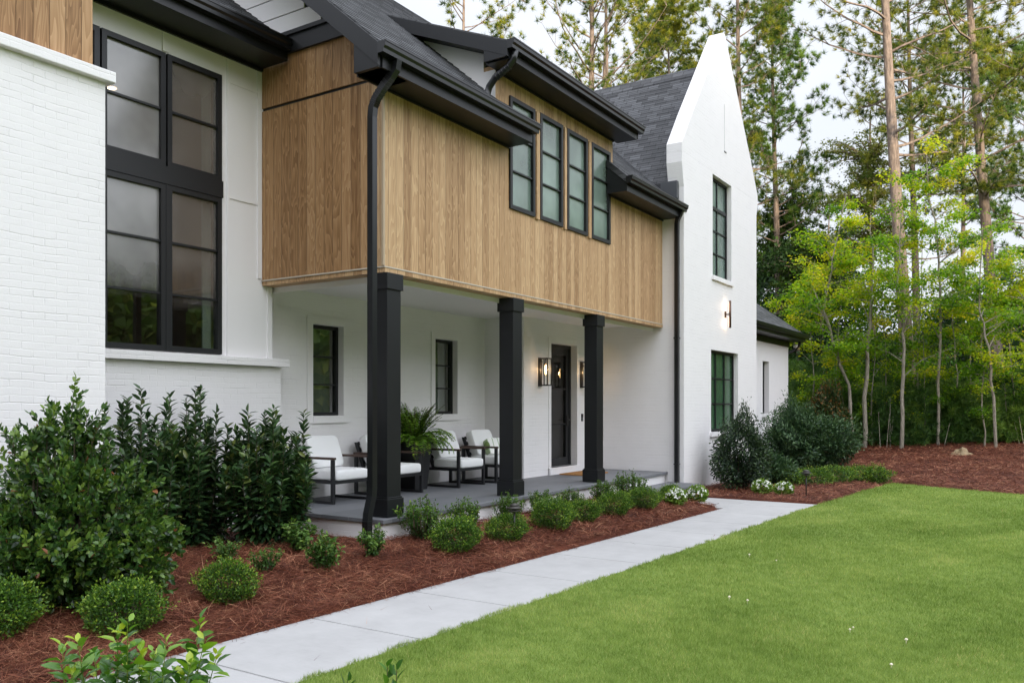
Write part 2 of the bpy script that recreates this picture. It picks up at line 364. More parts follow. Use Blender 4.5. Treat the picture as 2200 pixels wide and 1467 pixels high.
def concrete():
    m, n, l, b = mat("broomed_concrete")
    v = objvec(n); s = sep(n, l, v)
    g = noise(n, l, v, 1.1, 4, 0.6)
    br = noise(n, l, comb(n, l, math_n(n, l, 'MULTIPLY', s[0], 160.0), math_n(n, l, 'MULTIPLY', s[1], 7.0)), 1.0, 3, 0.6)
    sp = noise(n, l, v, 210, 2, 0.6)
    stn = noise(n, l, v, 3.3, 5, 0.7)
    t = math_n(n, l, 'ADD', math_n(n, l, 'ADD', math_n(n, l, 'MULTIPLY', g, 0.5), math_n(n, l, 'MULTIPLY', math_n(n, l, 'SUBTRACT', stn, 0.38), 0.4)), math_n(n, l, 'ADD', math_n(n, l, 'MULTIPLY', br, 0.28), math_n(n, l, 'MULTIPLY', sp, 0.2)))
    l.new(ramp(n, l, t, [(0.25, (0.285, 0.28, 0.275)), (0.5, (0.375, 0.37, 0.368)), (0.8, (0.45, 0.445, 0.442))]), b.inputs['Base Color'])
    b.inputs['Roughness'].default_value = 0.85
    bump(n, l, br, 0.25, 0.004, b)
    return m
M['concrete'] = concrete()
def bluestone():
    m, n, l, b = mat("bluestone_pavers")
    v = objvec(n); s = sep(n, l, v)
    br = n.new("ShaderNodeTexBrick"); br.offset = 0.33; br.squash = 1.4; br.squash_frequency = 2
    for kk, val in (('Scale', 1.0), ('Mortar Size', 0.006), ('Mortar Smooth', 0.1), ('Brick Width', 0.75), ('Row Height', 0.46)):
        br.inputs[kk].default_value = val
    br.inputs['Color1'].default_value = (0.125, 0.13, 0.14, 1); br.inputs['Color2'].default_value = (0.20, 0.203, 0.213, 1)
    br.inputs['Mortar'].default_value = (0.22, 0.22, 0.23, 1)
    l.new(comb(n, l, s[0], s[1]), br.inputs['Vector'])
    g = noise(n, l, v, 5, 5, 0.65)
    col = mixc(n, l, math_n(n, l, 'MULTIPLY', g, 0.5), br.outputs['Color'], (0.075, 0.08, 0.09))
    l.new(col, b.inputs['Base Color']); b.inputs['Roughness'].default_value = 0.6
    bump(n, l, math_n(n, l, 'SUBTRACT', math_n(n, l, 'MULTIPLY', g, 0.3), br.outputs['Fac']), 0.4, 0.004, b)
    return m
M['bluestone'] = bluestone()
def stripe_pillow():
    m, n, l, b = mat("striped_pillow")
    s = sep(n, l, objvec(n))
    f = math_n(n, l, 'FRACT', math_n(n, l, 'MULTIPLY', s[0], 9.0))
    k = math_n(n, l, 'LESS_THAN', f, 0.16)
    l.new(mixc(n, l, k, (0.80, 0.80, 0.77), (0.35, 0.44, 0.27)), b.inputs['Base Color']); b.inputs['Roughness'].default_value = 0.9
    return m
M['pillow'] = stripe_pillow()
M['pillow_green'] = plain("green_pillow_tip", (0.14, 0.20, 0.07), 0.9, 0.1)

# ------------------------------------------------------------------ mesh helpers
class MB:
    """collects shapes and links them as ONE mesh object"""
    def __init__(s): s.v = []; s.f = []; s.sm = []
    def add(s, vs, fs, smooth=False):
        k = len(s.v); s.v += [tuple(p) for p in vs]; s.f += [tuple(i + k for i in f) for f in fs]; s.sm += [smooth] * len(fs); return s
    def box(s, x0, x1, y0, y1, z0, z1):
        return s.add([(x0, y0, z0), (x1, y0, z0), (x1, y1, z0), (x0, y1, z0), (x0, y0, z1), (x1, y0, z1), (x1, y1, z1), (x0, y1, z1)],
                     [(0, 3, 2, 1), (4, 5, 6, 7), (0, 1, 5, 4), (1, 2, 6, 5), (2, 3, 7, 6), (3, 0, 4, 7)])
    def prism(s, poly, axis, a0, a1):
        n = len(poly)
        def P(p, a): return (a, p[0], p[1]) if axis == 0 else ((p[0], a, p[1]) if axis == 1 else (p[0], p[1], a))
        vs = [P(p, a0) for p in poly] + [P(p, a1) for p in poly]
        return s.add(vs, [tuple(range(n))[::-1], tuple(range(n, 2 * n))] + [(i, (i + 1) % n, n + (i + 1) % n, n + i) for i in range(n)])
    def tube(s, pts, rad, sides=8, cap=True, squash=1.0):
        pts = [Vector(p) for p in pts]
        if isinstance(rad, (int, float)): rad = [rad] * len(pts)
        vs = []; up = None
        for i, p in enumerate(pts):
            t = (pts[min(i + 1, len(pts) - 1)] - pts[max(i - 1, 0)]).normalized()
            if up is None: up = Vector((0, 0, 1)) if abs(t.z) < 0.9 else Vector((1, 0, 0))
            a = t.cross(up).normalized(); b = a.cross(t).normalized(); up = b
            for k in range(sides):
                an = 2 * math.pi * (k + 0.5) / sides
                vs.append(p + (a * math.cos(an) + b * math.sin(an) * squash) * rad[i])
        fs = []
        for i in range(len(pts) - 1):
            for k in range(sides):
                k2 = (k + 1) % sides
                fs.append((i * sides + k, i * sides + k2, (i + 1) * sides + k2, (i + 1) * sides + k))
        if cap: fs += [tuple(range(sides))[::-1], tuple(range((len(pts) - 1) * sides, len(pts) * sides))]
        return s.add(vs, fs, sides > 5)
    def lathe(s, prof, c=(0, 0, 0), n=20):
        vs = [(c[0] + r * math.cos(2 * math.pi * k / n), c[1] + r * math.sin(2 * math.pi * k / n), c[2] + z) for r, z in prof for k in range(n)]
        fs = [(i * n + k, i * n + (k + 1) % n, (i + 1) * n + (k + 1) % n, (i + 1) * n + k) for i in range(len(prof) - 1) for k in range(n)]
        fs += [tuple(range(n))[::-1], tuple(range((len(prof) - 1) * n, len(prof) * n))]
        return s.add(vs, fs, True)
    def wall(s, axis, front, back, a0, a1, z0, z1, holes=()):
        """wall whose face lies at front and back along the other axis, with rectangular openings (a0,a1,z0,z1)"""
        A = sorted({a0, a1, *[h[0] for h in holes], *[h[1] for h in holes]}); Z = sorted({z0, z1, *[h[2] for h in holes], *[h[3] for h in holes]})
        A = [a for a in A if a0 <= a <= a1]; Z = [z for z in Z if z0 <= z <= z1]
        def full(i, j):
            if i < 0 or j < 0 or i >= len(A) - 1 or j >= len(Z) - 1: return False
            ca, cz = (A[i] + A[i + 1]) / 2, (Z[j] + Z[j + 1]) / 2
            return not any(h[0] < ca < h[1] and h[2] < cz < h[3] for h in holes)
        P = (lambda a, f, z: (a, f, z)) if axis == 0 else (lambda a, f, z: (f, a, z))
        for i in range(len(A) - 1):
            for j in range(len(Z) - 1):
                if not full(i, j): continue
                x0, x1, y0, y1 = A[i], A[i + 1], Z[j], Z[j + 1]
                s.add([P(x0, front, y0), P(x1, front, y0), P(x1, front, y1), P(x0, front, y1)], [(0, 1, 2, 3)])
                s.add([P(x0, back, y0), P(x1, back, y0), P(x1, back, y1), P(x0, back, y1)], [(3, 2, 1, 0)])
                if not full(i - 1, j): s.add([P(x0, front, y0), P(x0, back, y0), P(x0, back, y1), P(x0, front, y1)], [(0, 1, 2, 3)])
                if not full(i + 1, j): s.add([P(x1, front, y0), P(x1, back, y0), P(x1, back, y1), P(x1, front, y1)], [(3, 2, 1, 0)])
                if not full(i, j - 1): s.add([P(x0, front, y0), P(x1, front, y0), P(x1, back, y0), P(x0, back, y0)], [(3, 2, 1, 0)])
                if not full(i, j + 1): s.add([P(x0, front, y1), P(x1, front, y1), P(x1, back, y1), P(x0, back, y1)], [(0, 1, 2, 3)])
        return s
    def build(s, name, m, parent=None, origin=None, bevel=0.0):
        me = bpy.data.meshes.new(name)
        o0 = origin if origin is not None else (0, 0, 0)
        me.from_pydata([(p[0] - o0[0], p[1] - o0[1], p[2] - o0[2]) for p in s.v], [], s.f)
        me.polygons.foreach_set("use_smooth", s.sm)
        me.materials.append(m)
        o = bpy.data.objects.new(name, me); COL.objects.link(o)
        if parent is not None: o.parent = parent
        elif origin is not None: o.location = origin
        if bevel:
            b = o.modifiers.new("bevel", 'BEVEL'); b.width = bevel; b.segments = 2; b.limit_method = 'ANGLE'
        return o

def np_mesh(name, V, sizes, idx, rnd, m, parent=None):
    """V (n,3); faces given as flat idx with per-face sizes; rnd per vertex"""
    me = bpy.data.meshes.new(name)
    me.vertices.add(len(V)); me.vertices.foreach_set("co", np.ascontiguousarray(V, dtype=np.float32).ravel())
    me.loops.add(len(idx)); me.loops.foreach_set("vertex_index", np.ascontiguousarray(idx, dtype=np.int32))
    me.polygons.add(len(sizes))
    st = np.concatenate(([0], np.cumsum(sizes)[:-1])).astype(np.int32)
    me.polygons.foreach_set("loop_start", st); me.polygons.foreach_set("loop_total", np.asarray(sizes, dtype=np.int32))
    a = me.attributes.new("rnd", 'FLOAT', 'POINT'); a.data.foreach_set("value", np.ascontiguousarray(rnd, dtype=np.float32))
    me.materials.append(m); me.update(calc_edges=True)
    o = bpy.data.objects.new(name, me); COL.objects.link(o)
    if parent is not None: o.parent = parent
    return o

def unit(a): return a / np.maximum(np.linalg.norm(a, axis=-1, keepdims=True), 1e-9)
def rdir(n, g=RNG): return unit(g.normal(size=(n, 3)))
def leaf_mesh(name, P, D, L, W, rnd, m, parent=None, shape=4, droop=0.15, up=None, g=RNG):
    """many leaves in one mesh; shape 3: needle triangle, 4: rhombus, 8: folded leaf with a midrib"""
    n = len(P); D = unit(np.asarray(D)); P = np.asarray(P)
    L = np.broadcast_to(np.asarray(L, float), (n,))[:, None]; W = np.broadcast_to(np.asarray(W, float), (n,))[:, None]
    R = rdir(n, g) if up is None else unit(np.broadcast_to(np.asarray(up, float), (n, 3)) + 0.35 * g.normal(size=(n, 3)))
    U = unit(np.cross(D, R)); Nn = np.cross(U, D)
    if shape == 3:
        V = np.stack([P - U * W * 0.5, P + U * W * 0.5, P + D * L], 1); F = [(0, 1, 2)]
    elif shape == 4:
        V = np.stack([P, P + D * L * 0.45 + U * W * 0.5, P + D * L - Nn * L * droop, P + D * L * 0.45 - U * W * 0.5], 1); F = [(0, 1, 2, 3)]
    else:
        c1, c2 = P + D * L * 0.33, P + D * L * 0.70 - Nn * L * droop * 0.45
        V = np.stack([P, c1 + U * W * 0.46 + Nn * W * 0.16, c1, c1 - U * W * 0.46 + Nn * W * 0.16,
                      c2 + U * W * 0.40 + Nn * W * 0.14, c2, c2 - U * W * 0.40 + Nn * W * 0.14, P + D * L - Nn * L * droop], 1)
        F = [(0, 2, 1), (0, 3, 2), (1, 2, 5, 4), (2, 3, 6, 5), (4, 5, 7), (5, 6, 7)]
    k = V.shape[1]
    sizes = np.tile([len(f) for f in F], n)
    flat = np.array([i for f in F for i in f]); idx = (np.arange(n)[:, None] * k + flat[None]).ravel()
    return np_mesh(name, V.reshape(-1, 3), sizes, idx, np.repeat(np.clip(rnd, 0, 1), k), m, parent)

def tag(o, label=None, cat=None, group=None, kind=None):
    if label: o['label'] = label
    if cat: o['category'] = cat
    if group: o['group'] = group
    if kind: o['kind'] = kind
    return o
def thing(name, label, cat, loc=(0, 0, 0), rz=0.0, group=None, scale=1.0):
    o = bpy.data.objects.new(name, None); COL.objects.link(o); o.empty_display_size = 0.2
    o.location = loc; o.rotation_euler = (0, 0, rz)
    o.scale = (scale,) * 3 if isinstance(scale, (int, float)) else scale
    return tag(o, label, cat, group)
def dup(root, loc, rz=0.0, label=None, scale=1.0, group=None):
    def cp(o, parent):
        c = o.copy(); COL.objects.link(c); c.parent = parent
        for ch in list(o.children): cp(ch, c)
        return c
    r = cp(root, None); r.location = loc; r.rotation_euler = (0, 0, rz)
    r.scale = (scale,) * 3 if isinstance(scale, (int, float)) else scale
    if label: r['label'] = label
    if group: r['group'] = group
    return r
def smooth(t): t = np.clip(t, 0, 1); return t * t * (3 - 2 * t)

# ------------------------------------------------------------------ ground, path, beds
def ye(x): return 5.06 - 0.0423 * (x - 3.46)          # house-side edge of the path
def yr(x): return 3.89 - 0.0421 * (x - 3.85)          # lawn-side edge of the path
def lawn_far(y): return np.interp(y, [-14, -6, -1.5, 0.5, 2.0, 3.2], [20, 18.8, 18.4, 18.8, 19.5, 20.2])
def lawn_top(x): return np.where(x < 15.05, yr(x), np.interp(x, [15.05, 16.5, 17.9, 19.8], [3.42, 3.28, 3.2, 3.0]))
def wob(x, y, s=1.0): return np.sin(x * 3.1 * s + 1.7 * np.sin(y * 2.3 * s)) * np.cos(y * 2.7 * s + 1.3 * np.sin(x * 1.9 * s))
def mulch_z(x, y):
    a = 0.052 * smooth((y - 3.15) / 0.35) * (x > 15.0)
    b = 0.06 * smooth((x - lawn_far(y)) / 0.5)
    bank = 0.55 * smooth((x - 20) / 12.0)
    return -0.04 + np.maximum(a, b) * smooth((x - 15.02) / 0.14) + bank + 0.012 * wob(x, y)
def bed_front(x):
    t = np.clip((x - 13.25) / 0.5, 0, 1)
    return ye(x) + 0.32 * (1 - np.sqrt(np.maximum(1 - t * t, 0)))
def bed_z(x, y):
    return -0.05 + 0.085 * smooth((y - bed_front(x) + 0.05) / 0.10) + 0.115 * smooth((y - bed_front(x)) / 1.1) + 0.014 * wob(x, y, 1.6) + 0.01 * wob(y, x, 4.0)
def grid(name, xs, ys_of, zf, m, kind, label=None):
    X = np.repeat(np.asarray(xs)[:, None], len(ys_of(xs[0])), 1); Y = np.stack([ys_of(x) for x in xs])
    Z = zf(X, Y); nx, ny = X.shape
    i, j = np.meshgrid(np.arange(nx - 1), np.arange(ny - 1), indexing='ij'); a = (i * ny + j).ravel()
    idx = np.stack([a, a + ny, a + ny + 1, a + 1], 1).ravel()
    o = np_mesh(name, np.stack([X, Y, Z], -1).reshape(-1, 3), np.full(len(a), 4), idx, np.zeros(nx * ny), m)
    o.data.polygons.foreach_set("use_smooth", [True] * len(a))
    return tag(o, label, None, None, kind)

g = MB(); g.add([(-300, -300, -0.12), (400, -300, -0.12), (400, 400, -0.12), (-300, 400, -0.12)], [(0, 1, 2, 3)])
tag(g.build("ground", M['forest_floor']), kind='structure')
lawn_pts = [(x, float(lawn_top(np.array(x)))) for x in np.linspace(-14, 19.8, 60)] + [(float(lawn_far(np.array(y))), y) for y in np.linspace(2.8, -14, 30)] + [(10, -30), (-14, -30)]
g = MB(); g.add([(x, y, 0.004) for x, y in lawn_pts], [tuple(range(len(lawn_pts)))[::-1]])
tag(g.build("lawn", M['lawn']), kind='structure')
grid("mulch_bed", np.concatenate([np.linspace(-4, 13.2, 140), np.linspace(13.25, 13.75, 14)]), lambda x: float(bed_front(np.array(x))) - 0.05 + (8.95 - float(bed_front(np.array(x)))) * np.linspace(0, 1, 60) ** 1.6, bed_z, M['mulch'], 'structure')
grid("mulch_bank", np.concatenate([np.linspace(15.0, 15.3, 7), np.linspace(15.5, 46, 110)]), lambda x: np.linspace(-22, 14, 120), mulch_z, M['mulch'], 'structure')

g = MB()
xs = [-6 + 1.2 * i for i in range(19)]
for a, b in zip(xs[:-1], xs[1:]):
    b = min(b, 15.08)
    if a >= 15.08: break
    a2, b2 = a + 0.007, b - 0.007
    g.prism([(a2, yr(a2)), (b2, yr(b2)), (b2, ye(b2)), (a2, ye(a2))], 2, -0.1, 0.0)
g.prism([(13.7, ye(13.7) + 0.01), (15.08, ye(15.08) + 0.01), (15.1, 5.74), (13.7, 5.74)], 2, -0.1, 0.0)
path = g.build("path", M['concrete'], bevel=0.006); tag(path, kind='structure')

# ------------------------------------------------------------------ the house
HO = (7.4, 6.5, 0.0)
house = thing("house", "white painted brick house with oak clad upper storey and black trim", "house", HO)
def hp(mb, name, m, parent=None, bevel=0.0, label=None):
    o = mb.build(name, m, parent or house, HO, bevel)
    if label: o['label'] = label
    return o
WY = 6.55       # face of the oak storey
SZ = 3.29       # underside of the oak storey
PZ = 0.40       # porch floor
# --- porch
hp(MB().box(7.29, 15.62, 6.47, 8.84, -0.1, 0.345), "foundation", M['brick'])
hp(MB().box(7.25, 15.67, 6.42, 8.84, 0.35, PZ), "porch_floor", M['bluestone'], bevel=0.006)
hp(MB().box(13.72, 15.66, 5.76, 6.41, -0.1, 0.145).box(13.68, 15.67, 5.72, 6.415, 0.15, 0.2), "porch_step", M['bluestone'], bevel=0.005)
W1 = (8.49, 9.10, 1.56, 2.87); W2 = (11.30, 11.93, 1.56, 2.85)
hp(MB().wall(0, 8.85, 9.1, 7.2, 12.81, 0.0, SZ + 0.25, [W1, W2]), "porch_wall", M['brick'])
DR = (13.77, 14.80, 0.53, 2.90)
hp(MB().wall(0, 8.0, 8.3, 12.80, 15.9, 0.0, SZ + 0.25, [DR]).box(12.80, 13.0, 8.3, 9.1, 0, SZ + 0.25), "entry_wall", M['brick'])
hp(MB().box(7.44, 15.69, 6.75, 8.86, SZ + 0.02, SZ + 0.10), "porch_ceiling", M['soffit_white'])
# --- oak storey: front with the dormer face, left return, bottom edge
WINS = [(10.08, 10.77), (10.92, 11.62), (11.76, 12.46), (12.61, 13.32)]
WZ = (4.53, 6.14)
strip_holes = [(a, b, WZ[0], WZ[1]) for a, b in WINS]
hp(MB().wall(0, WY, WY + 0.2, 7.42, 15.7, SZ + 0.03, 5.52, [(a, b, z0, min(z1, 5.52)) for a, b, z0, z1 in strip_holes])
   .wall(0, WY, WY + 0.2, 9.74, 13.45, 5.52, 6.46, [(a, b, 5.52, z1) for a, b, z0, z1 in strip_holes]), "oak_front_wall", M['wood'])
m_side = wood_boards("oak_cladding_shaded", (0.125, 0.057, 0.021), (0.305, 0.168, 0.073), (0.47, 0.29, 0.15), 0.15)  # darker oak copy with the side's shade put into its colours
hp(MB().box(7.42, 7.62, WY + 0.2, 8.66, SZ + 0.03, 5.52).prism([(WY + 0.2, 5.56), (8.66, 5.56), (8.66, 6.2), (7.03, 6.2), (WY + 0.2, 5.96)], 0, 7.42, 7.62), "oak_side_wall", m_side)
hp(MB().box(7.44, 7.6, WY + 0.2, 8.66, 5.52, 5.56), "shadow_joint", M['black'])
hp(MB().box(7.40, 7.425, WY - 0.004, 8.64, SZ + 0.025, SZ + 0.041).box(7.40, 15.69, WY - 0.018, WY - 0.002, SZ + 0.025, SZ + 0.041), "drip_trim", plain("drip_cap", (0.50, 0.44, 0.36), 0.5, 0.3))
hp(MB().box(7.415, 15.69, WY - 0.012, WY + 0.19, SZ - 0.03, SZ + 0.022).box(7.415, 7.61, WY + 0.192, 8.64, SZ - 0.03, SZ + 0.022), "oak_skirt_board", M['wood'])
hp(MB().box(7.43, 15.69, WY + 0.194, WY + 0.21, SZ - 0.1, SZ + 0.02).box(7.615, 7.63, WY + 0.2, 8.84, SZ - 0.1, SZ + 0.02), "porch_beam", M['soffit_white'])
for a, b in zip(WINS[:-1], WINS[1:]):
    hp(MB().box(a[1] + 0.03, b[0] - 0.03, WY - 0.035, WY - 0.003, WZ[0] - 0.02, WZ[1] - 0.02), "oak_window_strip", M['wood'])
hp(MB().box(7.39, 7.42, WY - 0.01, WY + 0.02, SZ + 0.05, 5.52), "corner_trim", plain("pale_oak_corner", (0.46, 0.36, 0.25), 0.5, 0.3))

def window(x0, x1, z0, z1, y, cols, rows, pane, fw=0.055, depth=0.08, bar=0.022, back=None, back_mat=None, sill=None, name="window", bars_at=None, transom=None):
    """framed window facing -y; rows = number or list of heights of the bars"""
    w = MB()
    w.box(x0, x0 + fw, y, y + depth, z0, z1).box(x1 - fw, x1, y, y + depth, z0, z1)
    w.box(x0 + fw, x1 - fw, y, y + depth, z0, z0 + fw).box(x0 + fw, x1 - fw, y, y + depth, z1 - fw, z1)
    ix0, ix1, iz0, iz1 = x0 + fw, x1 - fw, z0 + fw, z1 - fw
    cx = [ix0 + (ix1 - ix0) * i / cols for i in range(1, cols)] if isinstance(cols, int) else cols
    rz = [iz0 + (iz1 - iz0) * i / rows for i in range(1, rows)] if isinstance(rows, int) else rows
    for c in cx: w.box(c - bar / 2, c + bar / 2, y + 0.012, y + depth - 0.01, iz0, iz1)
    for r in rz: w.box(ix0, ix1, y + 0.015, y + depth - 0.013, r - bar / 2, r + bar / 2)
    if transom: w.box(ix0, ix1, y + 0.006, y + depth - 0.005, transom - 0.035, transom + 0.035)
    o = hp(w, name, M['frame'])
    yy = y + depth * 0.5
    hp(MB().add([(ix0, yy, iz0), (ix1, yy, iz0), (ix1, yy, iz1), (ix0, yy, iz1)], [(0, 1, 2, 3)]), "pane", pane, o)
    if back is not None:
        n = max(8, int((ix1 - ix0) / 0.03)); vs = []; fs = []
        for i in range(n + 1):
            x = x0 + (x1 - x0) * i / n; yb = y + back + 0.018 * math.sin(i * 1.25) + 0.01 * math.sin(i * 0.53)
            vs += [(x, yb, z0), (x, yb, z1)]
            if i: fs.append((2 * i - 2, 2 * i, 2 * i + 1, 2 * i - 1))
        hp(MB().add(vs, fs, True), "curtain", back_mat or M['curtain'], o)
    if sill: hp(sill, "sill", M['brick'], o)
    return o
for wdw in WINS:
    window(wdw[0], wdw[1], WZ[0], WZ[1], WY - 0.03, 1, 3, M['glass_dormer'], 0.06, 0.1, back=0.16, back_mat=M['blind'])
# porch windows with brick surrounds
def surround(x0, x1, z0, z1, y, t=0.105, s=0.02):
    return (MB().box(x0 - t, x0, y - s, y - 0.002, z0 - t, z1 + t).box(x1, x1 + t, y - s, y - 0.002, z0 - t, z1 + t)
            .box(x0, x1, y - s, y - 0.002, z1, z1 + t).box(x0, x1, y - s - 0.012, y - 0.002, z0 - t, z0))
for a in (W1, W2):
    window(a[0], a[1], a[2], a[3], 8.94, 1, 3, M['glass_porch'], 0.05, 0.07, back=0.13, back_mat=M['blind'], sill=None)
    hp(surround(*a, 8.85), "window_surround", M['brick'])
# front door: frame, leaf, glass, handle
d0, d1, e0, e1 = DR
door = hp(MB().box(d0, d0 + 0.06, 8.13, 8.25, e0, e1).box(d1 - 0.06, d1, 8.13, 8.25, e0, e1).box(d0 + 0.06, d1 - 0.06, 8.13, 8.25, e1 - 0.07, e1)
          .box(d0 + 0.06, d0 + 0.17, 8.15, 8.21, e0, e1 - 0.07).box(d1 - 0.17, d1 - 0.06, 8.15, 8.21, e0, e1 - 0.07)
          .box(d0 + 0.17, d1 - 0.17, 8.15, 8.21, e0, e0 + 0.16).box(d0 + 0.17, d1 - 0.17, 8.15, 8.21, e1 - 0.2, e1 - 0.07)
          .box(d0 + 0.17, d1 - 0.17, 8.16, 8.20, 1.33, 1.36).box(d0 + 0.17, d1 - 0.17, 8.16, 8.20, 2.02, 2.05), "door", M['frame'])
hp(MB().add([(d0 + 0.17, 8.18, e0 + 0.16), (d1 - 0.17, 8.18, e0 + 0.16), (d1 - 0.17, 8.18, e1 - 0.2), (d0 + 0.17, 8.18, e1 - 0.2)], [(0, 1, 2, 3)]), "glass", M['glass_door'], door)
hp(MB().box(d1 - 0.15, d1 - 0.09, 8.135, 8.149, 1.30, 1.52).tube([(d1 - 0.12, 8.14, 1.43), (d1 - 0.12, 8.09, 1.43), (d1 - 0.25, 8.088, 1.43)], 0.009, 8), "handle", M['sconce_metal'], door)
hp(surround(d0, d1, e0 - 0.2, e1, 8.0, 0.10, 0.012), "door_surround", M['brick'])
hp(MB().box(d0 - 0.1, d1 + 0.1, 7.95, 8.12, PZ, e0), "threshold", M['brick'])
# columns
for cx in (7.43, 10.14, 12.77):
    c = MB(); y0, y1 = 6.515, 6.755
    c.box(cx, cx + 0.24, y0, y1, PZ + 0.22, SZ - 0.22)
    c.box(cx - 0.025, cx + 0.265, y0 - 0.025, y1 + 0.025, PZ + 0.006, PZ + 0.215).box(cx - 0.012, cx + 0.252, y0 - 0.012, y1 + 0.012, PZ + 0.215, PZ + 0.235)
    c.box(cx - 0.022, cx + 0.262, y0 - 0.022, y1 + 0.022, SZ - 0.225, SZ - 0.035)
    hp(c, "column", M['black'], bevel=0.004)
# --- stair-hall wall with the tall window
TX = [4.40, 5.20, 6.00, 6.78]
hp(MB().box(3.9, 7.71, 8.62, 8.9, 0.0, 2.21), "stair_hall_base", M['brick'])
hp(MB().box(3.9, 7.78, 8.53, 8.88, 2.215, 2.315), "stair_hall_sill", M['brick'], bevel=0.006)
hp(MB().wall(0, 8.65, 8.88, 3.9, 7.59, 2.318, 6.12, [(TX[0], TX[3], 2.335, 5.78)]), "stair_hall_wall", M['panel'])
b = MB()
for x0, x1, z0, z1 in ((6.86, 6.90, 2.32, 6.1), (7.34, 7.40, SZ + 0.06, 6.1), (7.50, 7.575, 2.32, SZ - 0.04), (5.96, 6.04, 5.80, 6.1), (4.98, 5.05, 5.80, 6.1)):
    b.box(x0, x1, 8.632, 8.649, z0, z1)
for z in (4.29, 5.73): b.box(6.90, 7.34, 8.638, 8.649, z, z + 0.035)
hp(b, "panel_batten", M['panel'])
for i in range(3):
    xa, xb = TX[i] + 0.012, TX[i + 1] - 0.012
    for z0, z1, rows in ((2.338, 4.26, 3), (4.47, 5.775, 2)):
        wo_ = window(xa, xb, z0, z1, 8.615, 1, rows, M['glass_tall_warm'] if i == 2 else M['glass_tall'], 0.06, 0.09, 0.026)
        if i == 2: hp(MB().box(xb - 0.19, xb - 0.07, 8.74, 8.76, z0, z1), "curtain", M['curtain'], wo_)
hp(MB().box(TX[0], TX[3], 8.605, 8.72, 4.263, 4.467).box(TX[1] - 0.011, TX[1] + 0.011, 8.61, 8.72, 2.34, 4.263).box(TX[2] - 0.011, TX[2] + 0.011, 8.61, 8.72, 2.34, 4.263), "window_spandrel", M['frame'])
# room behind the tall window, with its lit ceiling lamp
hp(MB().box(3.9, 8.9, 12.4, 12.5, 0.3, 6.6).box(3.8, 3.9, 8.9, 12.4, 0.3, 6.6).box(7.35, 7.45, 8.9, 12.4, 0.3, 6.2).box(3.9, 7.35, 8.9, 12.4, 6.12, 6.2).box(3.9, 7.35, 8.9, 12.4, 0.2, 0.3), "interior_wall", M['interior'])
hp(MB().lathe([(0.055, 0), (0.055, -0.01)], (6.80, 11.0, 6.118), 16), "ceiling_downlight", M['downlight'])
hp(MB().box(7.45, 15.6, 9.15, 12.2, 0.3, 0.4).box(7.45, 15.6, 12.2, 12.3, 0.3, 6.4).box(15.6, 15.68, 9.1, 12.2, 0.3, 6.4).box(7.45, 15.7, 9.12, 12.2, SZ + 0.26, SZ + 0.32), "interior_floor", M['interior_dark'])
# --- brick bay at the near end with oak above
hp(MB().box(-2.0, 4.63, 7.60, 9.2, 0.0, 4.778), "bay_wall", M['brick'])
hp(MB().box(-2.0, 4.70, 7.53, 9.2, 4.78, 4.885), "bay_coping", M['brick'], bevel=0.008)
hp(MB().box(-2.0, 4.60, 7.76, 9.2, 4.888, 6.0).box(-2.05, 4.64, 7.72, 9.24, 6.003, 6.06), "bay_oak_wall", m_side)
# --- gable-end wing on the far side
GX0, GX1, GY, GP = 15.70, 20.50, 6.10, 6.42
U_ = (17.36, 18.60, 4.48, 6.65); L_ = (17.26, 19.08, 1.15, 2.90)
gw = MB().wall(0, GY, GP, GX0, GX1, 0.0, 6.70, [U_, L_])
gw.prism([(GX0 - 0.10, 6.702), (GX0 - 0.10, 6.86), (16.15, 7.58), (18.03, 9.90), (18.10, 9.92), (18.17, 9.90), (20.05, 7.58), (GX1 + 0.10, 6.86), (GX1 + 0.10, 6.702)], 1, GY, GP)
gw.prism([(GX0 - 0.10, 6.70), (GX0 - 0.10, 6.48), (GX0 - 0.001, 6.02), (GX0 - 0.001, 6.70)], 1, GY + 0.001, GP)
gw.prism([(GX1 + 0.001, 6.70), (GX1 + 0.001, 6.35), (GX1 + 0.04, 6.45), (GX1 + 0.10, 6.70)], 1, GY + 0.001, GP)
hp(gw, "gable_wall", M['brick'])
hp(MB().box(GX0, GX0 + 0.25, GP + 0.001, 8.3, 0, 5.5), "wing_side_wall", M['brick'])
hp(MB().box(GX1 - 0.25, GX1, GP + 0.001, 14.0, 0, 6.0), "wing_side_wall", M['brick'])
hp(MB().box(18.12, 18.124, GY - 0.003, GY, 7.35, 8.35), "brick_seam", M['flashing'])
hp(MB().box(18.10, 18.24, GY - 0.01, GY, 7.30, 7.325), "vent_slot", M['flashing'])
window(U_[0], U_[1], U_[2], U_[3], GY + 0.10, 2, [U_[2] + 0.055 + k * 0.49 for k in (1, 2)], M['glass_gable'], 0.05, 0.08, 0.03, back=0.14, sill=MB().box(U_[0] - 0.06, U_[1] + 0.06, GY - 0.05, GY + 0.098, U_[2] - 0.09, U_[2]), transom=U_[2] + 0.055 + 3 * 0.49)
window(L_[0], L_[1], L_[2], L_[3], GY + 0.10, 3, 3, M['glass_gable_low'], 0.05, 0.08, 0.03, back=0.22, back_mat=M['blind'], sill=MB().box(L_[0] - 0.08, L_[1] + 0.08, GY - 0.05, GY + 0.098, L_[2] - 0.1, L_[2]))
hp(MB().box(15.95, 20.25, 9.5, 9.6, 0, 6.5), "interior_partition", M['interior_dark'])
def slab(poly, th, name, m, axis, a0, a1):
    """roof slab: poly of two points (u,z) eave -> ridge, thickness measured straight down"""
    (u0, z0), (u1, z1) = poly
    return MB().prism([(u0, z0), (u1, z1), (u1, z1 - th), (u0, z0 - th)], axis, a0, a1)
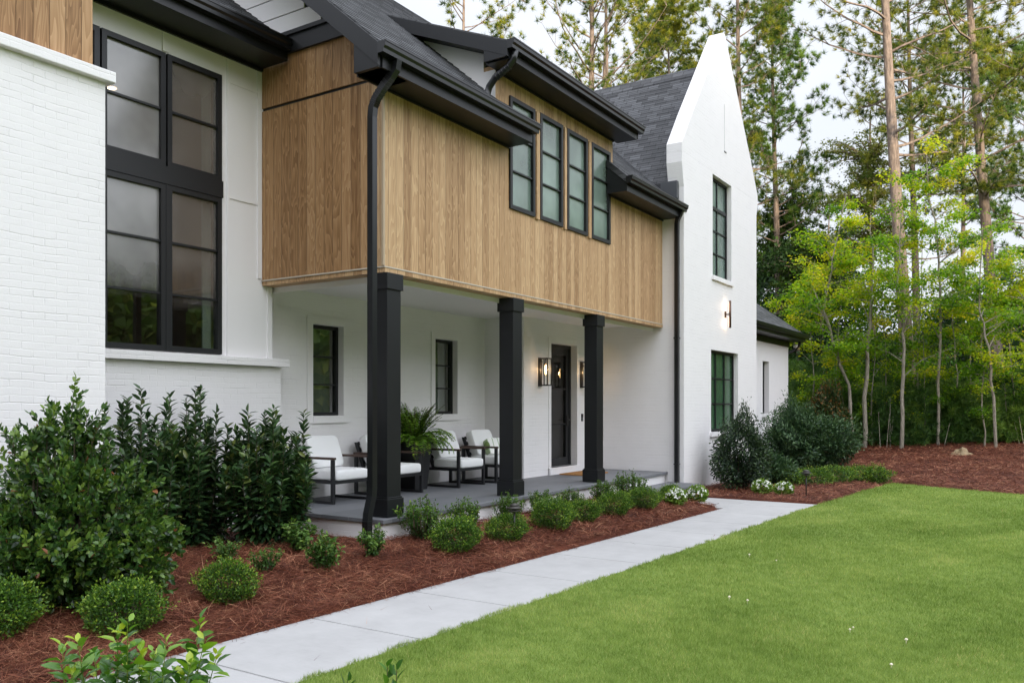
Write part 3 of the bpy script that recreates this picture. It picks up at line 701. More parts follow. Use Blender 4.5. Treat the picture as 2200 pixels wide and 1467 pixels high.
def courses(y0, z0, y1, z1, step=0.013):
    """stepped top edge of a shingled slope, butts on the rows of the shingle material"""
    k = math.hypot(y1 - y0, z1 - z0) / abs(z1 - z0); dzr = 0.142 / k; out = [(y0, z0 + step)]
    sl = (y1 - y0) / (z1 - z0); z = (math.floor(z0 / dzr) + 1) * dzr
    while z < z1 - 0.01:
        y = y0 + (z - z0) * sl
        out += [(y, z), (y, z + step)]; z += dzr
    return out + [(y1, z1)]
wing = MB()
wing.prism(courses(GX0 - 0.05, 6.12, 18.1, 9.26) + [(18.1, 9.12), (GX0 - 0.05, 5.98)], 1, GP + 0.001, 14.2)
wing.prism([(18.1, 9.26), (GX1 + 0.25, 5.87), (GX1 + 0.25, 5.73), (18.1, 9.12)], 1, GP + 0.001, 14.2)
wing.prism([(17.93, 9.06), (18.1, 9.30), (18.27, 9.06), (18.1, 9.26)], 1, GP + 0.001, 14.2)
hp(wing, "wing_roof", M['roof_y'])
def gutter_y(x, y0, y1, z):     # gutter running along y, trough to +x
    return MB().prism([(x, z), (x + 0.13, z), (x + 0.12, z - 0.05), (x + 0.085, z - 0.12), (x, z - 0.12)], 1, y0, y1)
hp(gutter_y(GX1 + 0.2, 6.55, 14.2, 5.86).box(GX1, GX1 + 0.2, 6.6, 14.2, 5.62, 5.72), "wing_gutter", M['gutter'])
hp(MB().box(GX0 - 0.12, GX0 - 0.002, GY + 0.10, GP + 0.12, 5.78, 6.12), "flashing", M['flashing'])
# --- main roof in three pieces round the dormer
EY, EZ, PT = 6.14, 5.645, 0.85
def mz(y): return EZ + PT * (y - EY)
RY = 10.70
rf = MB()
for x0, x1, y0 in ((6.92, 9.74, EY), (13.45, 15.68, EY), (9.74, 13.45, 6.9), (15.68, 18.0, 6.9)):
    rf.prism(courses(y0, mz(y0), RY, mz(RY)) + [(RY, mz(RY) - 0.12), (y0, mz(y0) - 0.12)], 0, x0, x1)
for x0, x1 in ((9.74, 10.10), (13.20, 13.45)):
    rf.prism([(EY, mz(EY)), (WY - 0.005, mz(WY)), (WY - 0.005, mz(WY) - 0.12), (EY, mz(EY) - 0.12)], 0, x0, x1)
rf.prism([(RY, mz(RY)), (2 * RY - 5.7, mz(5.7)), (2 * RY - 5.7, mz(5.7) - 0.12), (RY, mz(RY) - 0.12)], 0, 6.92, 18.0)
hp(rf, "main_roof", M['roof_x'])
def gutter_x(y, x0, x1, z, d=0.125):   # K-style trough hung in front of a fascia at y
    return MB().prism([(y, z - 0.005), (y - d, z), (y - d, z - 0.018), (y - d + 0.008, z - 0.022), (y - d + 0.012, z - 0.06), (y - d + 0.035, z - 0.085), (y - d + 0.04, z - 0.125), (y, z - 0.125)][::-1], 0, x0, x1)
for x0, x1 in ((6.86, 10.13), (13.17, 15.80)):
    hp(gutter_x(EY + 0.02, x0, x1, EZ + 0.005), "gutter", M['gutter'])
for x0, x1 in ((6.95, 10.09), (13.21, 15.69)):
    hp(MB().box(x0, x1, EY + 0.022, WY - 0.004, 5.40, 5.418).box(x0, x1, EY + 0.022, EY + 0.045, 5.418, 5.56)
       .prism([(EY + 0.045, 5.418), (WY - 0.004, 5.418), (WY - 0.004, mz(WY) - 0.125), (EY + 0.045, mz(EY + 0.045) - 0.125)], 0, x0, x0 + 0.02)
       .prism([(EY + 0.045, 5.418), (WY - 0.004, 5.418), (WY - 0.004, mz(WY) - 0.125), (EY + 0.045, mz(EY + 0.045) - 0.125)], 0, x1 - 0.02, x1)
       .box(x0, x1, WY - 0.03, WY - 0.005, 5.375, 5.40), "eave_soffit", M['black'])
# left rake of the main roof, gable siding, trim band
rk = MB()
for sgn in (1, -1):
    Y = (lambda y: y) if sgn > 0 else (lambda y: 2 * RY - y)
    rk.prism([(Y(EY + 0.03), mz(EY + 0.03) - 0.015), (Y(RY - 0.001 * sgn), mz(RY) - 0.015), (Y(RY - 0.001 * sgn), mz(RY) - 0.26), (Y(EY + 0.03), mz(EY + 0.03) - 0.26)], 0, 6.88, 6.918)
    rk.prism([(Y(EY + 0.05), mz(EY + 0.05) - 0.125), (Y(RY - 0.001 * sgn), mz(RY) - 0.125), (Y(RY - 0.001 * sgn), mz(RY) - 0.22), (Y(EY + 0.05), mz(EY + 0.05) - 0.22)], 0, 6.92, 7.41)
rk.prism([(EY + 0.05, 5.40), (WY - 0.01, 5.40), (WY - 0.01, mz(WY) - 0.225), (EY + 0.05, mz(EY + 0.05) - 0.225)], 0, 6.90, 7.41)
hp(rk, "rake_board", M['black'])
hp(MB().prism([(7.02, 6.15), (8.9, 6.15), (8.9, 6.40), (7.30, 6.40)], 0, 7.37, 7.41).box(7.34, 7.37, 7.32, 8.9, 6.36, 6.41), "frieze_board", M['black'])
sd = MB(); z = 6.42
while z < mz(RY) - 0.3:
    yf = EY + (z + 0.235 + 0.2 - EZ) / PT
    if yf < RY: sd.box(7.40, 7.418, yf, 2 * RY - yf, z, z + 0.235)
    z += 0.25
hp(sd, "gable_siding", M['panel'])
hp(MB().prism([(7.10, 6.2), (RY, mz(RY) - 0.25), (2 * RY - 7.10, 6.2)], 0, 7.425, 7.5), "gable_backing", M['black'])
# --- shed dormer
DY, DZ, DP = 6.14, 6.615, 0.41
def dz(y): return DZ + DP * (y - DY)
hp(MB().prism([(DY, dz(DY)), (8.5, dz(8.5)), (8.5, dz(8.5) - 0.1), (DY, dz(DY) - 0.1)], 0, 9.46, 13.66), "dormer_roof", M['roof_x'])
hp(gutter_x(DY + 0.02, 9.43, 13.72, DZ + 0.005), "gutter", M['gutter'])
dr = MB().box(9.50, 13.62, DY + 0.022, WY - 0.004, 6.385, 6.402).box(9.50, 13.62, DY + 0.022, DY + 0.045, 6.402, 6.515).box(9.74, 13.45, WY - 0.03, WY - 0.005, 6.36, 6.384)
for xa, xb in ((9.44, 9.475), (13.645, 13.68)):
    dr.prism([(DY + 0.02, dz(DY) - 0.02), (8.52, dz(8.52) - 0.02), (8.52, dz(8.52) - 0.21), (DY + 0.02, dz(DY) - 0.215)], 0, xa, xb)
    dr.prism([(DY + 0.046, 6.402), (WY - 0.004, 6.402), (WY - 0.004, dz(WY) - 0.105), (DY + 0.046, dz(DY + 0.046) - 0.105)], 0, xa + (0.005 if xa < 10 else -0.002), xb)
dr.prism([(WY, dz(WY) - 0.105), (8.5, dz(8.5) - 0.105), (8.5, dz(8.5) - 0.2), (WY, dz(WY) - 0.2)], 0, 9.476, 9.735)
dr.prism([(WY, dz(WY) - 0.105), (8.5, dz(8.5) - 0.105), (8.5, dz(8.5) - 0.2), (WY, dz(WY) - 0.2)], 0, 13.455, 13.644)
hp(dr, "dormer_trim", M['black'])
hp(MB().prism([(WY + 0.205, 5.6), (WY + 0.205, dz(WY + 0.205) - 0.206), (8.5, dz(8.5) - 0.206), (8.5, 7.2)], 0, 9.742, 9.80).box(9.735, 9.77, WY + 0.002, WY + 0.2, 5.9, 6.40), "dormer_cheek", M['panel'])
hp(MB().prism([(WY + 0.205, 5.6), (WY + 0.205, dz(WY + 0.205) - 0.206), (8.5, dz(8.5) - 0.206), (8.5, 7.2)], 0, 13.39, 13.448), "dormer_cheek", M['panel'])
# --- stair-hall roof with its eave
SY, SZ2 = 8.12, 6.29
hp(MB().prism(courses(SY, SZ2, 12.2, SZ2 + 0.75 * (12.2 - SY)) + [(12.2, SZ2 + 0.75 * (12.2 - SY) - 0.12), (SY, SZ2 - 0.12)], 0, 4.62, 7.395), "stair_hall_roof", M['roof_x'])
hp(gutter_x(SY + 0.02, 4.62, 7.36, SZ2 + 0.005, 0.13), "gutter", M['gutter'])
hp(MB().box(4.62, 7.395, SY + 0.022, 8.648, 6.06, 6.08).box(4.62, 7.395, SY + 0.022, SY + 0.05, 6.08, 6.2).box(4.62, 7.395, 8.60, 8.63, 6.02, 6.058), "eave_soffit", M['black'])
# --- low far wing with hipped roof
LX1, LY = 25.35, 6.60
NW = (22.75, 23.35, 1.5, 2.92)
hp(MB().wall(0, LY, LY + 0.25, GX1, LX1, 0.0, 3.60, [NW]).box(LX1 - 0.25, LX1, LY + 0.25, 12.0, 0, 3.6), "low_wing_wall", M['brick'])
window(NW[0], NW[1], NW[2], NW[3], LY + 0.13, 1, 3, M['glass_porch'], 0.05, 0.08, sill=MB().box(NW[0] - 0.08, NW[1] + 0.08, LY - 0.05, LY + 0.128, NW[2] - 0.1, NW[2]))
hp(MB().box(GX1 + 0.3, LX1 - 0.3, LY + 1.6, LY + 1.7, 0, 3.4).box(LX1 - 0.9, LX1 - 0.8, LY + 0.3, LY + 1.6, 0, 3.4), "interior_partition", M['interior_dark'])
ey, ex, ez, hp_ = LY - 0.42, LX1 + 0.42, 3.80, 0.80
hz = ez + hp_ * 2.6
hr = MB().add([(GX1 + 0.001, ey, ez), (ex, ey, ez), (ex - 2.6, ey + 2.6, hz), (GX1 + 0.001, ey + 2.6, hz), (ex, 12.0, ez), (ex - 2.6, 12.0, hz), (GX1 + 0.001, ey, ez - 0.1), (ex, ey, ez - 0.1), (ex, 12.0, ez - 0.1)],
              [(0, 1, 2, 3), (1, 4, 5, 2), (6, 7, 1, 0), (7, 8, 4, 1), (3, 2, 5)])
hp(hr, "low_wing_roof", M['roof_x'])
hp(MB().prism([(ey + 0.02, ez), (ey - 0.10, ez + 0.005), (ey - 0.09, ez - 0.06), (ey - 0.06, ez - 0.12), (ey + 0.02, ez - 0.12)][::-1], 0, GX1 + 0.002, ex + 0.1)
   .box(ex + 0.0, ex + 0.1, ey + 0.02, 12.0, ez - 0.12, ez), "low_wing_gutter", M['gutter'])
hp(MB().box(GX1 + 0.002, ex - 0.01, ey + 0.021, LY - 0.002, 3.60, 3.62).box(LX1 + 0.001, ex - 0.01, LY, 12.0, 3.60, 3.62).box(GX1 + 0.002, ex - 0.01, ey + 0.021, ey + 0.05, 3.621, 3.70).box(ex - 0.04, ex - 0.012, ey + 0.05, 12.0, 3.621, 3.70)
   .box(GX1 + 0.002, LX1 + 0.03, LY - 0.03, LY - 0.001, 3.44, 3.598), "low_wing_soffit", M['black'])
hp(MB().tube([(ex + 0.02, LY - 0.25, 3.66), (ex + 0.02, LY - 0.2, 3.52), (ex - 0.1, LY - 0.05, 3.33), (LX1 + 0.08, LY + 0.15, 3.22), (LX1 + 0.08, LY + 0.15, 0.1)], 0.05, 8), "downspout", M['gutter'])
hp(MB().tube([(LX1 + 0.2, LY - 0.12, 3.60), (LX1 + 0.2, LY - 0.12, 3.52)], 0.02, 8).lathe([(0.02, 0.02), (0.06, 0.0), (0.065, -0.06), (0.02, -0.1)], (LX1 + 0.2, LY - 0.16, 3.52), 12), "flood_lamp", M['white_plastic'])
# --- downspouts
def spout(pts, w=0.042): 
    return MB().tube(pts, w, 4)
ds = MB().tube([(7.13, EY - 0.03, 5.53), (7.13, EY - 0.01, 5.43), (7.12, EY + 0.05, 5.36), (7.115, EY + 0.16, 5.26), (7.11, EY + 0.26, 5.15), (7.105, 6.44, 5.06), (7.10, 6.45, 4.95), (7.10, 6.45, 0.78), (7.09, 6.45, 0.68), (7.01, 6.43, 0.50), (6.985, 6.42, 0.40), (6.985, 6.42, 0.05)], 0.056, 4)
el_ = [Vector(p) for p in ((7.12, EY + 0.05, 5.36), (7.115, EY + 0.16, 5.26), (7.11, EY + 0.26, 5.15), (7.107, EY + 0.29, 5.08))]
for a_, b_ in zip(el_[:-1], el_[1:]):
    for f_ in (0.1, 0.4, 0.7): ds.tube([a_.lerp(b_, f_), a_.lerp(b_, f_ + 0.1)], 0.060, 4)
for k in range(8):
    z = 0.50 - 0.04 * k; ds.tube([(6.985, 6.42, z - 0.08), (6.985, 6.42, z - 0.092)], 0.060, 4)
hp(ds, "downspout", M['gutter'])
hp(MB().tube([(15.62, EY - 0.02, 5.53), (15.62, 6.16, 5.44), (15.625, 6.20, 5.36), (15.64, 6.22, 5.28), (15.64, 6.22, 0.05)], 0.055, 4).box(15.59, 15.69, 6.17, 6.27, 3.02, 3.05).box(15.59, 15.69, 6.17, 6.27, 0.55, 0.57), "downspout", M['gutter'])
d3 = MB().tube([(9.56, DY - 0.03, 6.50), (9.56, DY, 6.38), (9.56, DY + 0.08, 6.30), (9.565, DY + 0.30, 6.20), (9.57, DY + 0.40, 6.10), (9.57, DY + 0.44, 5.99), (9.50, DY + 0.42, 5.93)], 0.05, 8)
for k in range(5): d3.tube([(9.56, DY + 0.06 + 0.05 * k, 6.31 - 0.024 * k), (9.56, DY + 0.075 + 0.05 * k, 6.303 - 0.024 * k)], 0.055, 8)
hp(d3, "downspout", M['gutter'])

# ------------------------------------------------------------------ lights and small fittings on the walls
def lantern(loc):
    t = thing("wall_lantern", "black box lantern with a glowing bulb, in the gap between middle and far porch columns", "lantern", loc, 0, "lanterns flanking the front door")
    MB().box(-0.075, 0.075, -0.02, 0.0, -0.27, 0.27).box(-0.02, 0.02, -0.06, -0.02, 0.16, 0.20).build("backplate", M['sconce_metal'], t)
    f = MB(); w, a, b = 0.011, -0.06, -0.24
    for x in (-0.09, 0.09):
        for y in (a, b): f.box(x - w, x + w, y - w, y + w, -0.24, 0.24)
    f.box(-0.10, 0.10, b - w, a + w, 0.24, 0.262)
    for z in (-0.262,): f.box(-0.10, 0.10, b - w, b + w, z, z + 0.022).box(-0.10, 0.10, a - w, a + w, z, z + 0.022).box(-0.10, -0.078, b + w, a - w, z, z + 0.022).box(0.078, 0.10, b + w, a - w, z, z + 0.022)
    f.box(-0.012, 0.012, -0.16, -0.14, 0.13, 0.24)
    f.build("frame", M['sconce_metal'], t)
    MB().lathe([(0.012, 0.14), (0.021, 0.10), (0.023, 0.04), (0.018, -0.03), (0.008, -0.05)], (0, -0.15, 0), 12).build("bulb", M['filament'], t)
    g_ = MB()
    for x in (-0.09, 0.09): g_.add([(x, a, -0.24), (x, b, -0.24), (x, b, 0.24), (x, a, 0.24)], [(0, 1, 2, 3)])
    g_.add([(-0.09, b, -0.24), (0.09, b, -0.24), (0.09, b, 0.24), (-0.09, b, 0.24)], [(0, 1, 2, 3)])
    g_.build("lantern_glass", M['lantern_glass'], t)
    ld = bpy.data.lights.new("lantern_light", 'POINT'); ld.energy = 5.0; ld.color = (1.0, 0.62, 0.30); ld.shadow_soft_size = 0.03
    lo = bpy.data.objects.new("lantern_light", ld); COL.objects.link(lo); lo.parent = t; lo.location = (0, -0.15, 0.04)
    return t
lan = lantern((13.36, 7.998, 2.33)); lan.scale = (0.8, 0.85, 0.98)
dup(lan, (14.99, 7.998, 2.33), 0, "black box lantern half hidden behind the far porch column", (0.8, 0.85, 0.98))
t = thing("bar_sconce", "slim bronze bar sconce washing light on the white gable between its windows", "wall light", (18.16, GY, 3.72))
MB().box(-0.03, 0.03, -0.022, 0.0, -0.07, 0.07).build("backplate", M['copper'], t)
MB().box(-0.012, 0.012, -0.10, -0.022, -0.012, 0.012).build("arm", M['copper'], t)
MB().tube([(0, -0.115, -0.30), (0, -0.115, 0.30)], 0.026, 12).build("bar", M['copper'], t)
MB().box(-0.012, 0.012, -0.089, -0.0865, 0.05, 0.28).box(-0.012, 0.012, -0.089, -0.0865, -0.28, -0.05).build("light_strip", M['led'], t)
for z_ in (-0.26, -0.19, -0.12, 0.12, 0.19, 0.26):
    ld = bpy.data.lights.new("sconce_light", 'POINT'); ld.energy = 0.35; ld.color = (1.0, 0.70, 0.46); ld.shadow_soft_size = 0.02
    lo = bpy.data.objects.new("sconce_light", ld); COL.objects.link(lo); lo.parent = t; lo.location = (0, -0.06, z_)
t = thing("doorbell", "small black and silver video doorbell on the white wall by the door", "doorbell", (15.01, 7.998, 1.47))
MB().box(-0.028, 0.028, -0.025, 0, 0.0, 0.075).build("camera_head", M['frame'], t, bevel=0.004)
MB().box(-0.027, 0.027, -0.022, 0, -0.075, -0.001).build("button_plate", M['flashing'], t, bevel=0.004)
for x, z in ((9.36, 0.55), (12.5, 0.55)): pass

# ------------------------------------------------------------------ porch furniture
def cushion(mb, cx, cy, cz, sx, sy, sz, tilt=0.0, n=10):
    """soft box cushion: a superellipsoid, tilted round x"""
    vs = []; fs = []
    e1, e2 = 0.20, 0.14
    f = lambda w, m_: math.copysign(abs(w) ** m_, w)
    nu, nv = 28, 14
    for j in range(nv + 1):
        ph = -math.pi / 2 + math.pi * j / nv
        for i in range(nu):
            th = 2 * math.pi * i / nu
            x = sx / 2 * f(math.cos(ph), e1) * f(math.cos(th), e2); y = sy / 2 * f(math.cos(ph), e1) * f(math.sin(th), e2); z = sz / 2 * f(math.sin(ph), e1 * 1.8)
            yy = y * math.cos(tilt) - z * math.sin(tilt); zz = y * math.sin(tilt) + z * math.cos(tilt)
            vs.append((cx + x, cy + yy, cz + zz))
    for j in range(nv):
        for i in range(nu):
            fs.append((j * nu + i, j * nu + (i + 1) % nu, (j + 1) * nu + (i + 1) % nu, (j + 1) * nu + i))
    return mb.add(vs, fs, True)
def chair(loc, label):
    """metal lounge chair facing -y; origin on the floor at the middle of the front edge"""
    t = thing("lounge_chair", label, "armchair", loc, 0, "lounge chairs on the porch")
    w, d, b = 0.345, 0.72, 0.022
    for x in (-w, w):
        f = MB()
        f.box(x - b, x + b, 0, 2 * b, 0.0, 0.585).box(x - b, x + b, d - 2 * b, d, 0.0, 0.585).box(x - b, x + b, 2 * b, d - 2 * b, 0.0, 0.036)
        f.build("side_frame", M['chair_metal'], t, bevel=0.003)
        MB().box(x - b - 0.008, x + b + 0.008, -0.012, d + 0.01, 0.587, 0.618).build("armrest", M['chair_wood'], t, bevel=0.004)
    s = MB().box(-w + b, w - b, 0.004, 0.04, 0.262, 0.315).box(-w + b, w - b, d - 0.05, d - 0.01, 0.262, 0.30).box(-w + b, -w + b + 0.03, 0.04, d - 0.05, 0.262, 0.30).box(w - b - 0.03, w - b, 0.04, d - 0.05, 0.262, 0.30)
    s.box(-w + b + 0.03, w - b - 0.03, 0.04, d - 0.05, 0.285, 0.30)
    s.build("seat_frame", M['chair_metal'], t)
    bk = MB()
    for x in (-w + 0.05, w - 0.05):
        bk.prism([(d - 0.20, 0.262), (d - 0.15, 0.262), (d + 0.045, 0.76), (d - 0.005, 0.76)], 0, x - 0.02, x + 0.02)
    for q in range(5):
        z = 0.36 + q * 0.09; y = d - 0.175 + (z - 0.262) * 0.39
        bk.box(-w + 0.07, w - 0.07, y - 0.01, y + 0.012, z, z + 0.05)
    bk.build("back_frame", M['chair_metal'], t)
    cushion(MB(), 0, 0.275, 0.375, 0.63, 0.59, 0.15).build("seat_cushion", M['cushion'], t)
    cushion(MB(), 0, d - 0.155, 0.655, 0.60, 0.15, 0.46, -0.36).build("back_cushion", M['cushion'], t)
    return t
ch = chair((8.40, 7.99, PZ), "white cushioned lounge chair beside the laurel shrubs, nearest the porch corner")
dup(ch, (9.54, 7.97, PZ), 0, "white cushioned lounge chair mostly hidden behind the nearest porch column")
dup(ch, (11.10, 7.92, PZ), 0, "empty white cushioned lounge chair on the far side of the fern planter")
dup(ch, (12.11, 7.88, PZ), 0, "white cushioned lounge chair holding a striped pillow, under the middle column")
t = thing("throw_pillow", "small white throw pillow with thin green stripes, propped on a lounge chair", "pillow", (12.22, 8.20, PZ + 0.59), -0.35)
cushion(MB(), 0, 0, 0, 0.44, 0.14, 0.30, -0.42).build("pillow_body", M['pillow'], t)
MB().lathe([(0.01, -0.07), (0.05, -0.05), (0.055, 0.0), (0.035, 0.05), (0.006, 0.075)], (-0.225, -0.03, 0.03), 12).build("green_end", M['pillow_green'], t)
t = thing("planter", "tall black tapered square planter between two porch lounge chairs", "planter", (10.22, 8.42, PZ))
p = MB(); lo_, hi_ = 0.15, 0.215
for z0, z1, a0, a1 in ((0, 0.70, lo_, 0.205), (0.70, 0.74, 0.22, 0.222)):
    p.add([(-a0, -a0, z0), (a0, -a0, z0), (a0, a0, z0), (-a0, a0, z0), (-a1, -a1, z1), (a1, -a1, z1), (a1, a1, z1), (-a1, a1, z1)],
          [(0, 3, 2, 1), (0, 1, 5, 4), (1, 2, 6, 5), (2, 3, 7, 6), (3, 0, 4, 7)] + ([(4, 5, 6, 7)] if z0 == 0 else []))
p.build("pot", M['planter'], t)
MB().box(-0.215, 0.215, -0.215, 0.215, 0.701, 0.725).build("soil", M['soil'], t)
def fern():
    g_ = np.random.default_rng(21)
    t = thing("fern", "bushy green Boston fern spilling over the black porch planter", "fern", (10.22, 8.42, PZ + 0.72))
    t['label'] = "bushy green fern spilling over the black porch planter"
    P, D, L, W, R = [], [], [], [], []
    st = MB()
    for k in range(150):
        az = g_.uniform(0, 2 * math.pi); el = g_.uniform(0.35, 1.5) if k % 3 else g_.uniform(1.05, 1.5); ln = g_.uniform(0.46, 0.78) * (1.0 if el < 1.0 else 0.95)
        h = np.array([math.cos(az), math.sin(az), 0]); r0 = g_.uniform(0, 0.10); pos = h * r0; pts = []
        e = el
        rn = g_.uniform(0.1, 0.75)
        for i in range(26):
            dv = h * math.cos(e) + np.array([0, 0, math.sin(e)])
            pos = pos + dv * ln / 26; e -= (0.022 if el > 1.0 else 0.072) * (0.5 + i / 20)
            pts.append(tuple(pos))
            if i < 2: continue
            side = np.array([-math.sin(az), math.cos(az), 0]); wdt = 0.066 * math.sin(math.pi * min(1, (i + 2) / 27)) ** 0.7
            for s_ in (-1, 1):
                P.append(pos); D.append(side * s_ + dv * 0.35 + np.array([0, 0, -0.12 + 0.1 * g_.normal()])); L.append(wdt + 0.016); W.append(0.024); R.append(rn + 0.35 * i / 26 * g_.random() + 0.08 * g_.normal())
        st.tube(pts[::6] + [pts[-1]], 0.0035, 3, False)
    leaf_mesh("fronds", np.array(P), np.array(D), np.array(L), np.array(W), np.array(R), M['fern'], t, 4, 0.1, up=(0, 0, 1), g=g_)
    st.build("stalk", M['stem'], t)
fern()
dm = MB().box(13.85, 14.75, 7.28, 7.86, PZ, PZ + 0.022).build("doormat", M['coir'], None, (14.3, 7.57, PZ), 0.004)
tag(dm, "tan coir doormat on the porch floor before the front door", "doormat")

# ------------------------------------------------------------------ path lights
t = thing("path_light", "bronze tiered path light standing among the boxwoods by the porch", "path light", on(1105, 1166, 0.09), 0, "path lights in the beds")
MB().tube([(0, 0, -0.1), (0, 0, 0.40)], 0.011, 8).build("stake", M['sconce_metal'], t)
MB().lathe([(0.012, 0.36), (0.035, 0.372), (0.07, 0.378), (0.072, 0.386), (0.03, 0.392), (0.03, 0.40), (0.092, 0.412), (0.094, 0.420), (0.05, 0.432), (0.055, 0.44), (0.062, 0.452), (0.012, 0.472)], n=20).build("lamp_hat", plain("weathered_bronze", (0.06, 0.055, 0.05), 0.5, 0.5, 0.4), t)
pl2 = on(1732, 1068, 0.0); dup(t, (pl2.x, pl2.y, 0.02), 0.3, "bronze tiered path light beside the white flowers at the lawn edge", 1.05)

# ------------------------------------------------------------------ shrubs
def shrub_mesh(t, rx, rz, n, L, W, m, seed, shape=4, lump=0.16, spiky=0.0, inner=0.35, zc=None, stems=7, rbias=0.0, up=None, flat=0.0):
    """leafy shrub: leaves through the outer half of a lumpy ellipsoid, stems inside"""
    g_ = np.random.default_rng(seed)
    zc = rz if zc is None else zc
    d = rdir(n, g_)
    ph = g_.uniform(0, 6.28, 8); fr = g_.normal(size=(8, 3)) * 4.0
    lumpv = sum(np.sin(d @ fr[k] + ph[k]) for k in range(8)) / 8 * 2.0
    rad = 1 + lump * lumpv
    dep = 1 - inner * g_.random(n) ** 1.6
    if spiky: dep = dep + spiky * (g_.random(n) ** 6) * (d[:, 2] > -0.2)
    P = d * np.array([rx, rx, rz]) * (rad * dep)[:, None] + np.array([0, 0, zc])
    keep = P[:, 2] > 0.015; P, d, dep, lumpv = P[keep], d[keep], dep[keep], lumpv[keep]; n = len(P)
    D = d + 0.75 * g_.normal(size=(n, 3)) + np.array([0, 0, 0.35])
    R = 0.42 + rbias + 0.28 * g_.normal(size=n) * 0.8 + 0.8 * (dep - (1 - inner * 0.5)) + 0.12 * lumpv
    leaf_mesh("foliage", P, D, L * g_.uniform(0.7, 1.25, n), W * g_.uniform(0.8, 1.2, n), R, m, t, shape, 0.12, up=up, g=g_)
    s = MB()
    for k in range(stems):
        a = g_.uniform(0, 6.28); r = g_.uniform(0.3, 0.75)
        s.tube([(0.03 * math.cos(a), 0.03 * math.sin(a), -0.04), (rx * r * 0.5 * math.cos(a), rx * r * 0.5 * math.sin(a), zc * 0.6), (rx * r * math.cos(a), rx * r * math.sin(a), zc * 1.25)], [0.012 * rx / 0.3, 0.009 * rx / 0.3, 0.004], 5, False)
    s.build("stem", M['stem'], t)
    return t
def place(px, py, zof=None):
    p = on(px, py, 0.1)
    for _ in range(4):
        z = float(bed_z(np.array(p.x), np.array(p.y))) if zof is None else zof(p)
        p = on(px, py, z)
    return p

def lz(x, y): return float(bed_z(np.array(x), np.array(y)))
# round boxwood mounds (the lower row along the path)
mound_spots = [
    (265, 1366, 0.265, "low round boxwood below the large glossy shrub, nearest the foreground sprigs"),
    (490, 1300, 0.225, "round boxwood alone on the straw below the laurels, with pale tips"),
    (-14, 1372, 0.265, "boxwood cut off by the photo edge beside the large glossy shrub"),
    (980, 1192, 0.27, "largest round boxwood below the porch, first in its row past the downspout"),
    (1090, 1168, 0.27, "round boxwood mound just behind the path light, next to the largest one"),
    (1187, 1143, 0.265, "third round boxwood mound in the row past the downspout"),
    (1253, 1128, 0.25, "round boxwood mound halfway along the path row, fourth past the downspout"),
    (1320, 1114, 0.25, "fifth round boxwood mound past the downspout, below the far column"),
    (1383, 1098, 0.25, "round boxwood mound below the tallest upright boxwood, next to last in its row"),
    (1440, 1088, 0.20, "small dark boxwood mound, last of the path row beside the white flowers")]
mproto = []
for k in range(3):
    t = thing("boxwood_mound", "x", "boxwood", (0, 0, 0), 0, "round boxwoods along the path")
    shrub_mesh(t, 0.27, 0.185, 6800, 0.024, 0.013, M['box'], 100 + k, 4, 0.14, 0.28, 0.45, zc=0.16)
    mproto.append(t)
for i, (px, py, r, lb) in enumerate(mound_spots):
    p = place(px, py - 8); s_ = r / 0.27
    jv = (1.0, 1.06, 1.0, 1.05, 0.92, 1.08, 0.95, 1.04, 0.97, 1.1)[i]; sc_ = (s_ * jv, s_ / jv ** 0.5, s_ * (1.0 if i > 2 else 1.08) * jv ** 1.5)
    if i < 3: o = mproto[i]; o.location = p; o.scale = sc_; o.rotation_euler = (0, 0, i * 1.3); o['label'] = lb
    else: dup(mproto[i % 3], p, i * 2.1, lb, sc_)
# upright boxwoods (the row against the porch)
up_spots = [
    (910, 1150, 0.235, 0.44, "upright boxwood beside the nearest porch column, widest of its row"),
    (1002, 1127, 0.185, 0.38, "upright boxwood behind the largest round mound"),
    (1092, 1103, 0.17, 0.35, "upright boxwood under the middle column, behind the path light"),
    (1165, 1098, 0.165, 0.36, "upright boxwood just past the middle column"),
    (1225, 1090, 0.16, 0.35, "thin upright boxwood halfway between the middle and far columns"),
    (1293, 1076, 0.165, 0.40, "narrow upright boxwood just below the far column base"),
    (1352, 1068, 0.225, 0.50, "tallest upright boxwood, past the far column beside the step")]
up_top = [1062, 1064, 1055, 1047, 1045, 1026, 1010]
uproto = []
for k in range(2):
    t = thing("upright_boxwood", "x", "boxwood", (0, 0, 0), 0, "upright boxwoods against the porch")
    g_ = np.random.default_rng(300 + k); P, D, R = [], [], []; st = MB()
    for q in range(44):
        a = g_.uniform(0, 6.28); sp = g_.uniform(0.1, 1.0) ** 0.8; ht = g_.uniform(0.62, 1.02) * (1.05 - 0.3 * sp)
        b0 = np.array([0.03 * math.cos(a), 0.03 * math.sin(a), 0.0]); tip = np.array([0.20 * sp * math.cos(a), 0.20 * sp * math.sin(a), 0.42 * ht])
        md = (b0 + tip) / 2 + np.array([0.05 * math.cos(a), 0.05 * math.sin(a), -0.02])
        st.tube([b0, md, tip], [0.004, 0.003, 0.0015], 3, False)
        for j in range(64):
            u_ = g_.uniform(0.18, 1.0); c = (1 - u_) ** 2 * b0 + 2 * u_ * (1 - u_) * md + u_ * u_ * tip
            P.append(c + 0.012 * g_.normal(size=3)); ax = unit(tip - md); D.append(ax * 0.8 + 0.8 * g_.normal(size=3)); R.append(0.25 + 0.35 * u_ ** 2 + 0.16 * g_.normal())
    P = np.array(P); leaf_mesh("foliage", P, np.array(D), g_.uniform(0.018, 0.030, len(P)), g_.uniform(0.010, 0.015, len(P)), np.array(R), M['box'], t, 4, 0.1, g=g_)
    st.build("stem", M['stem'], t); uproto.append(t)
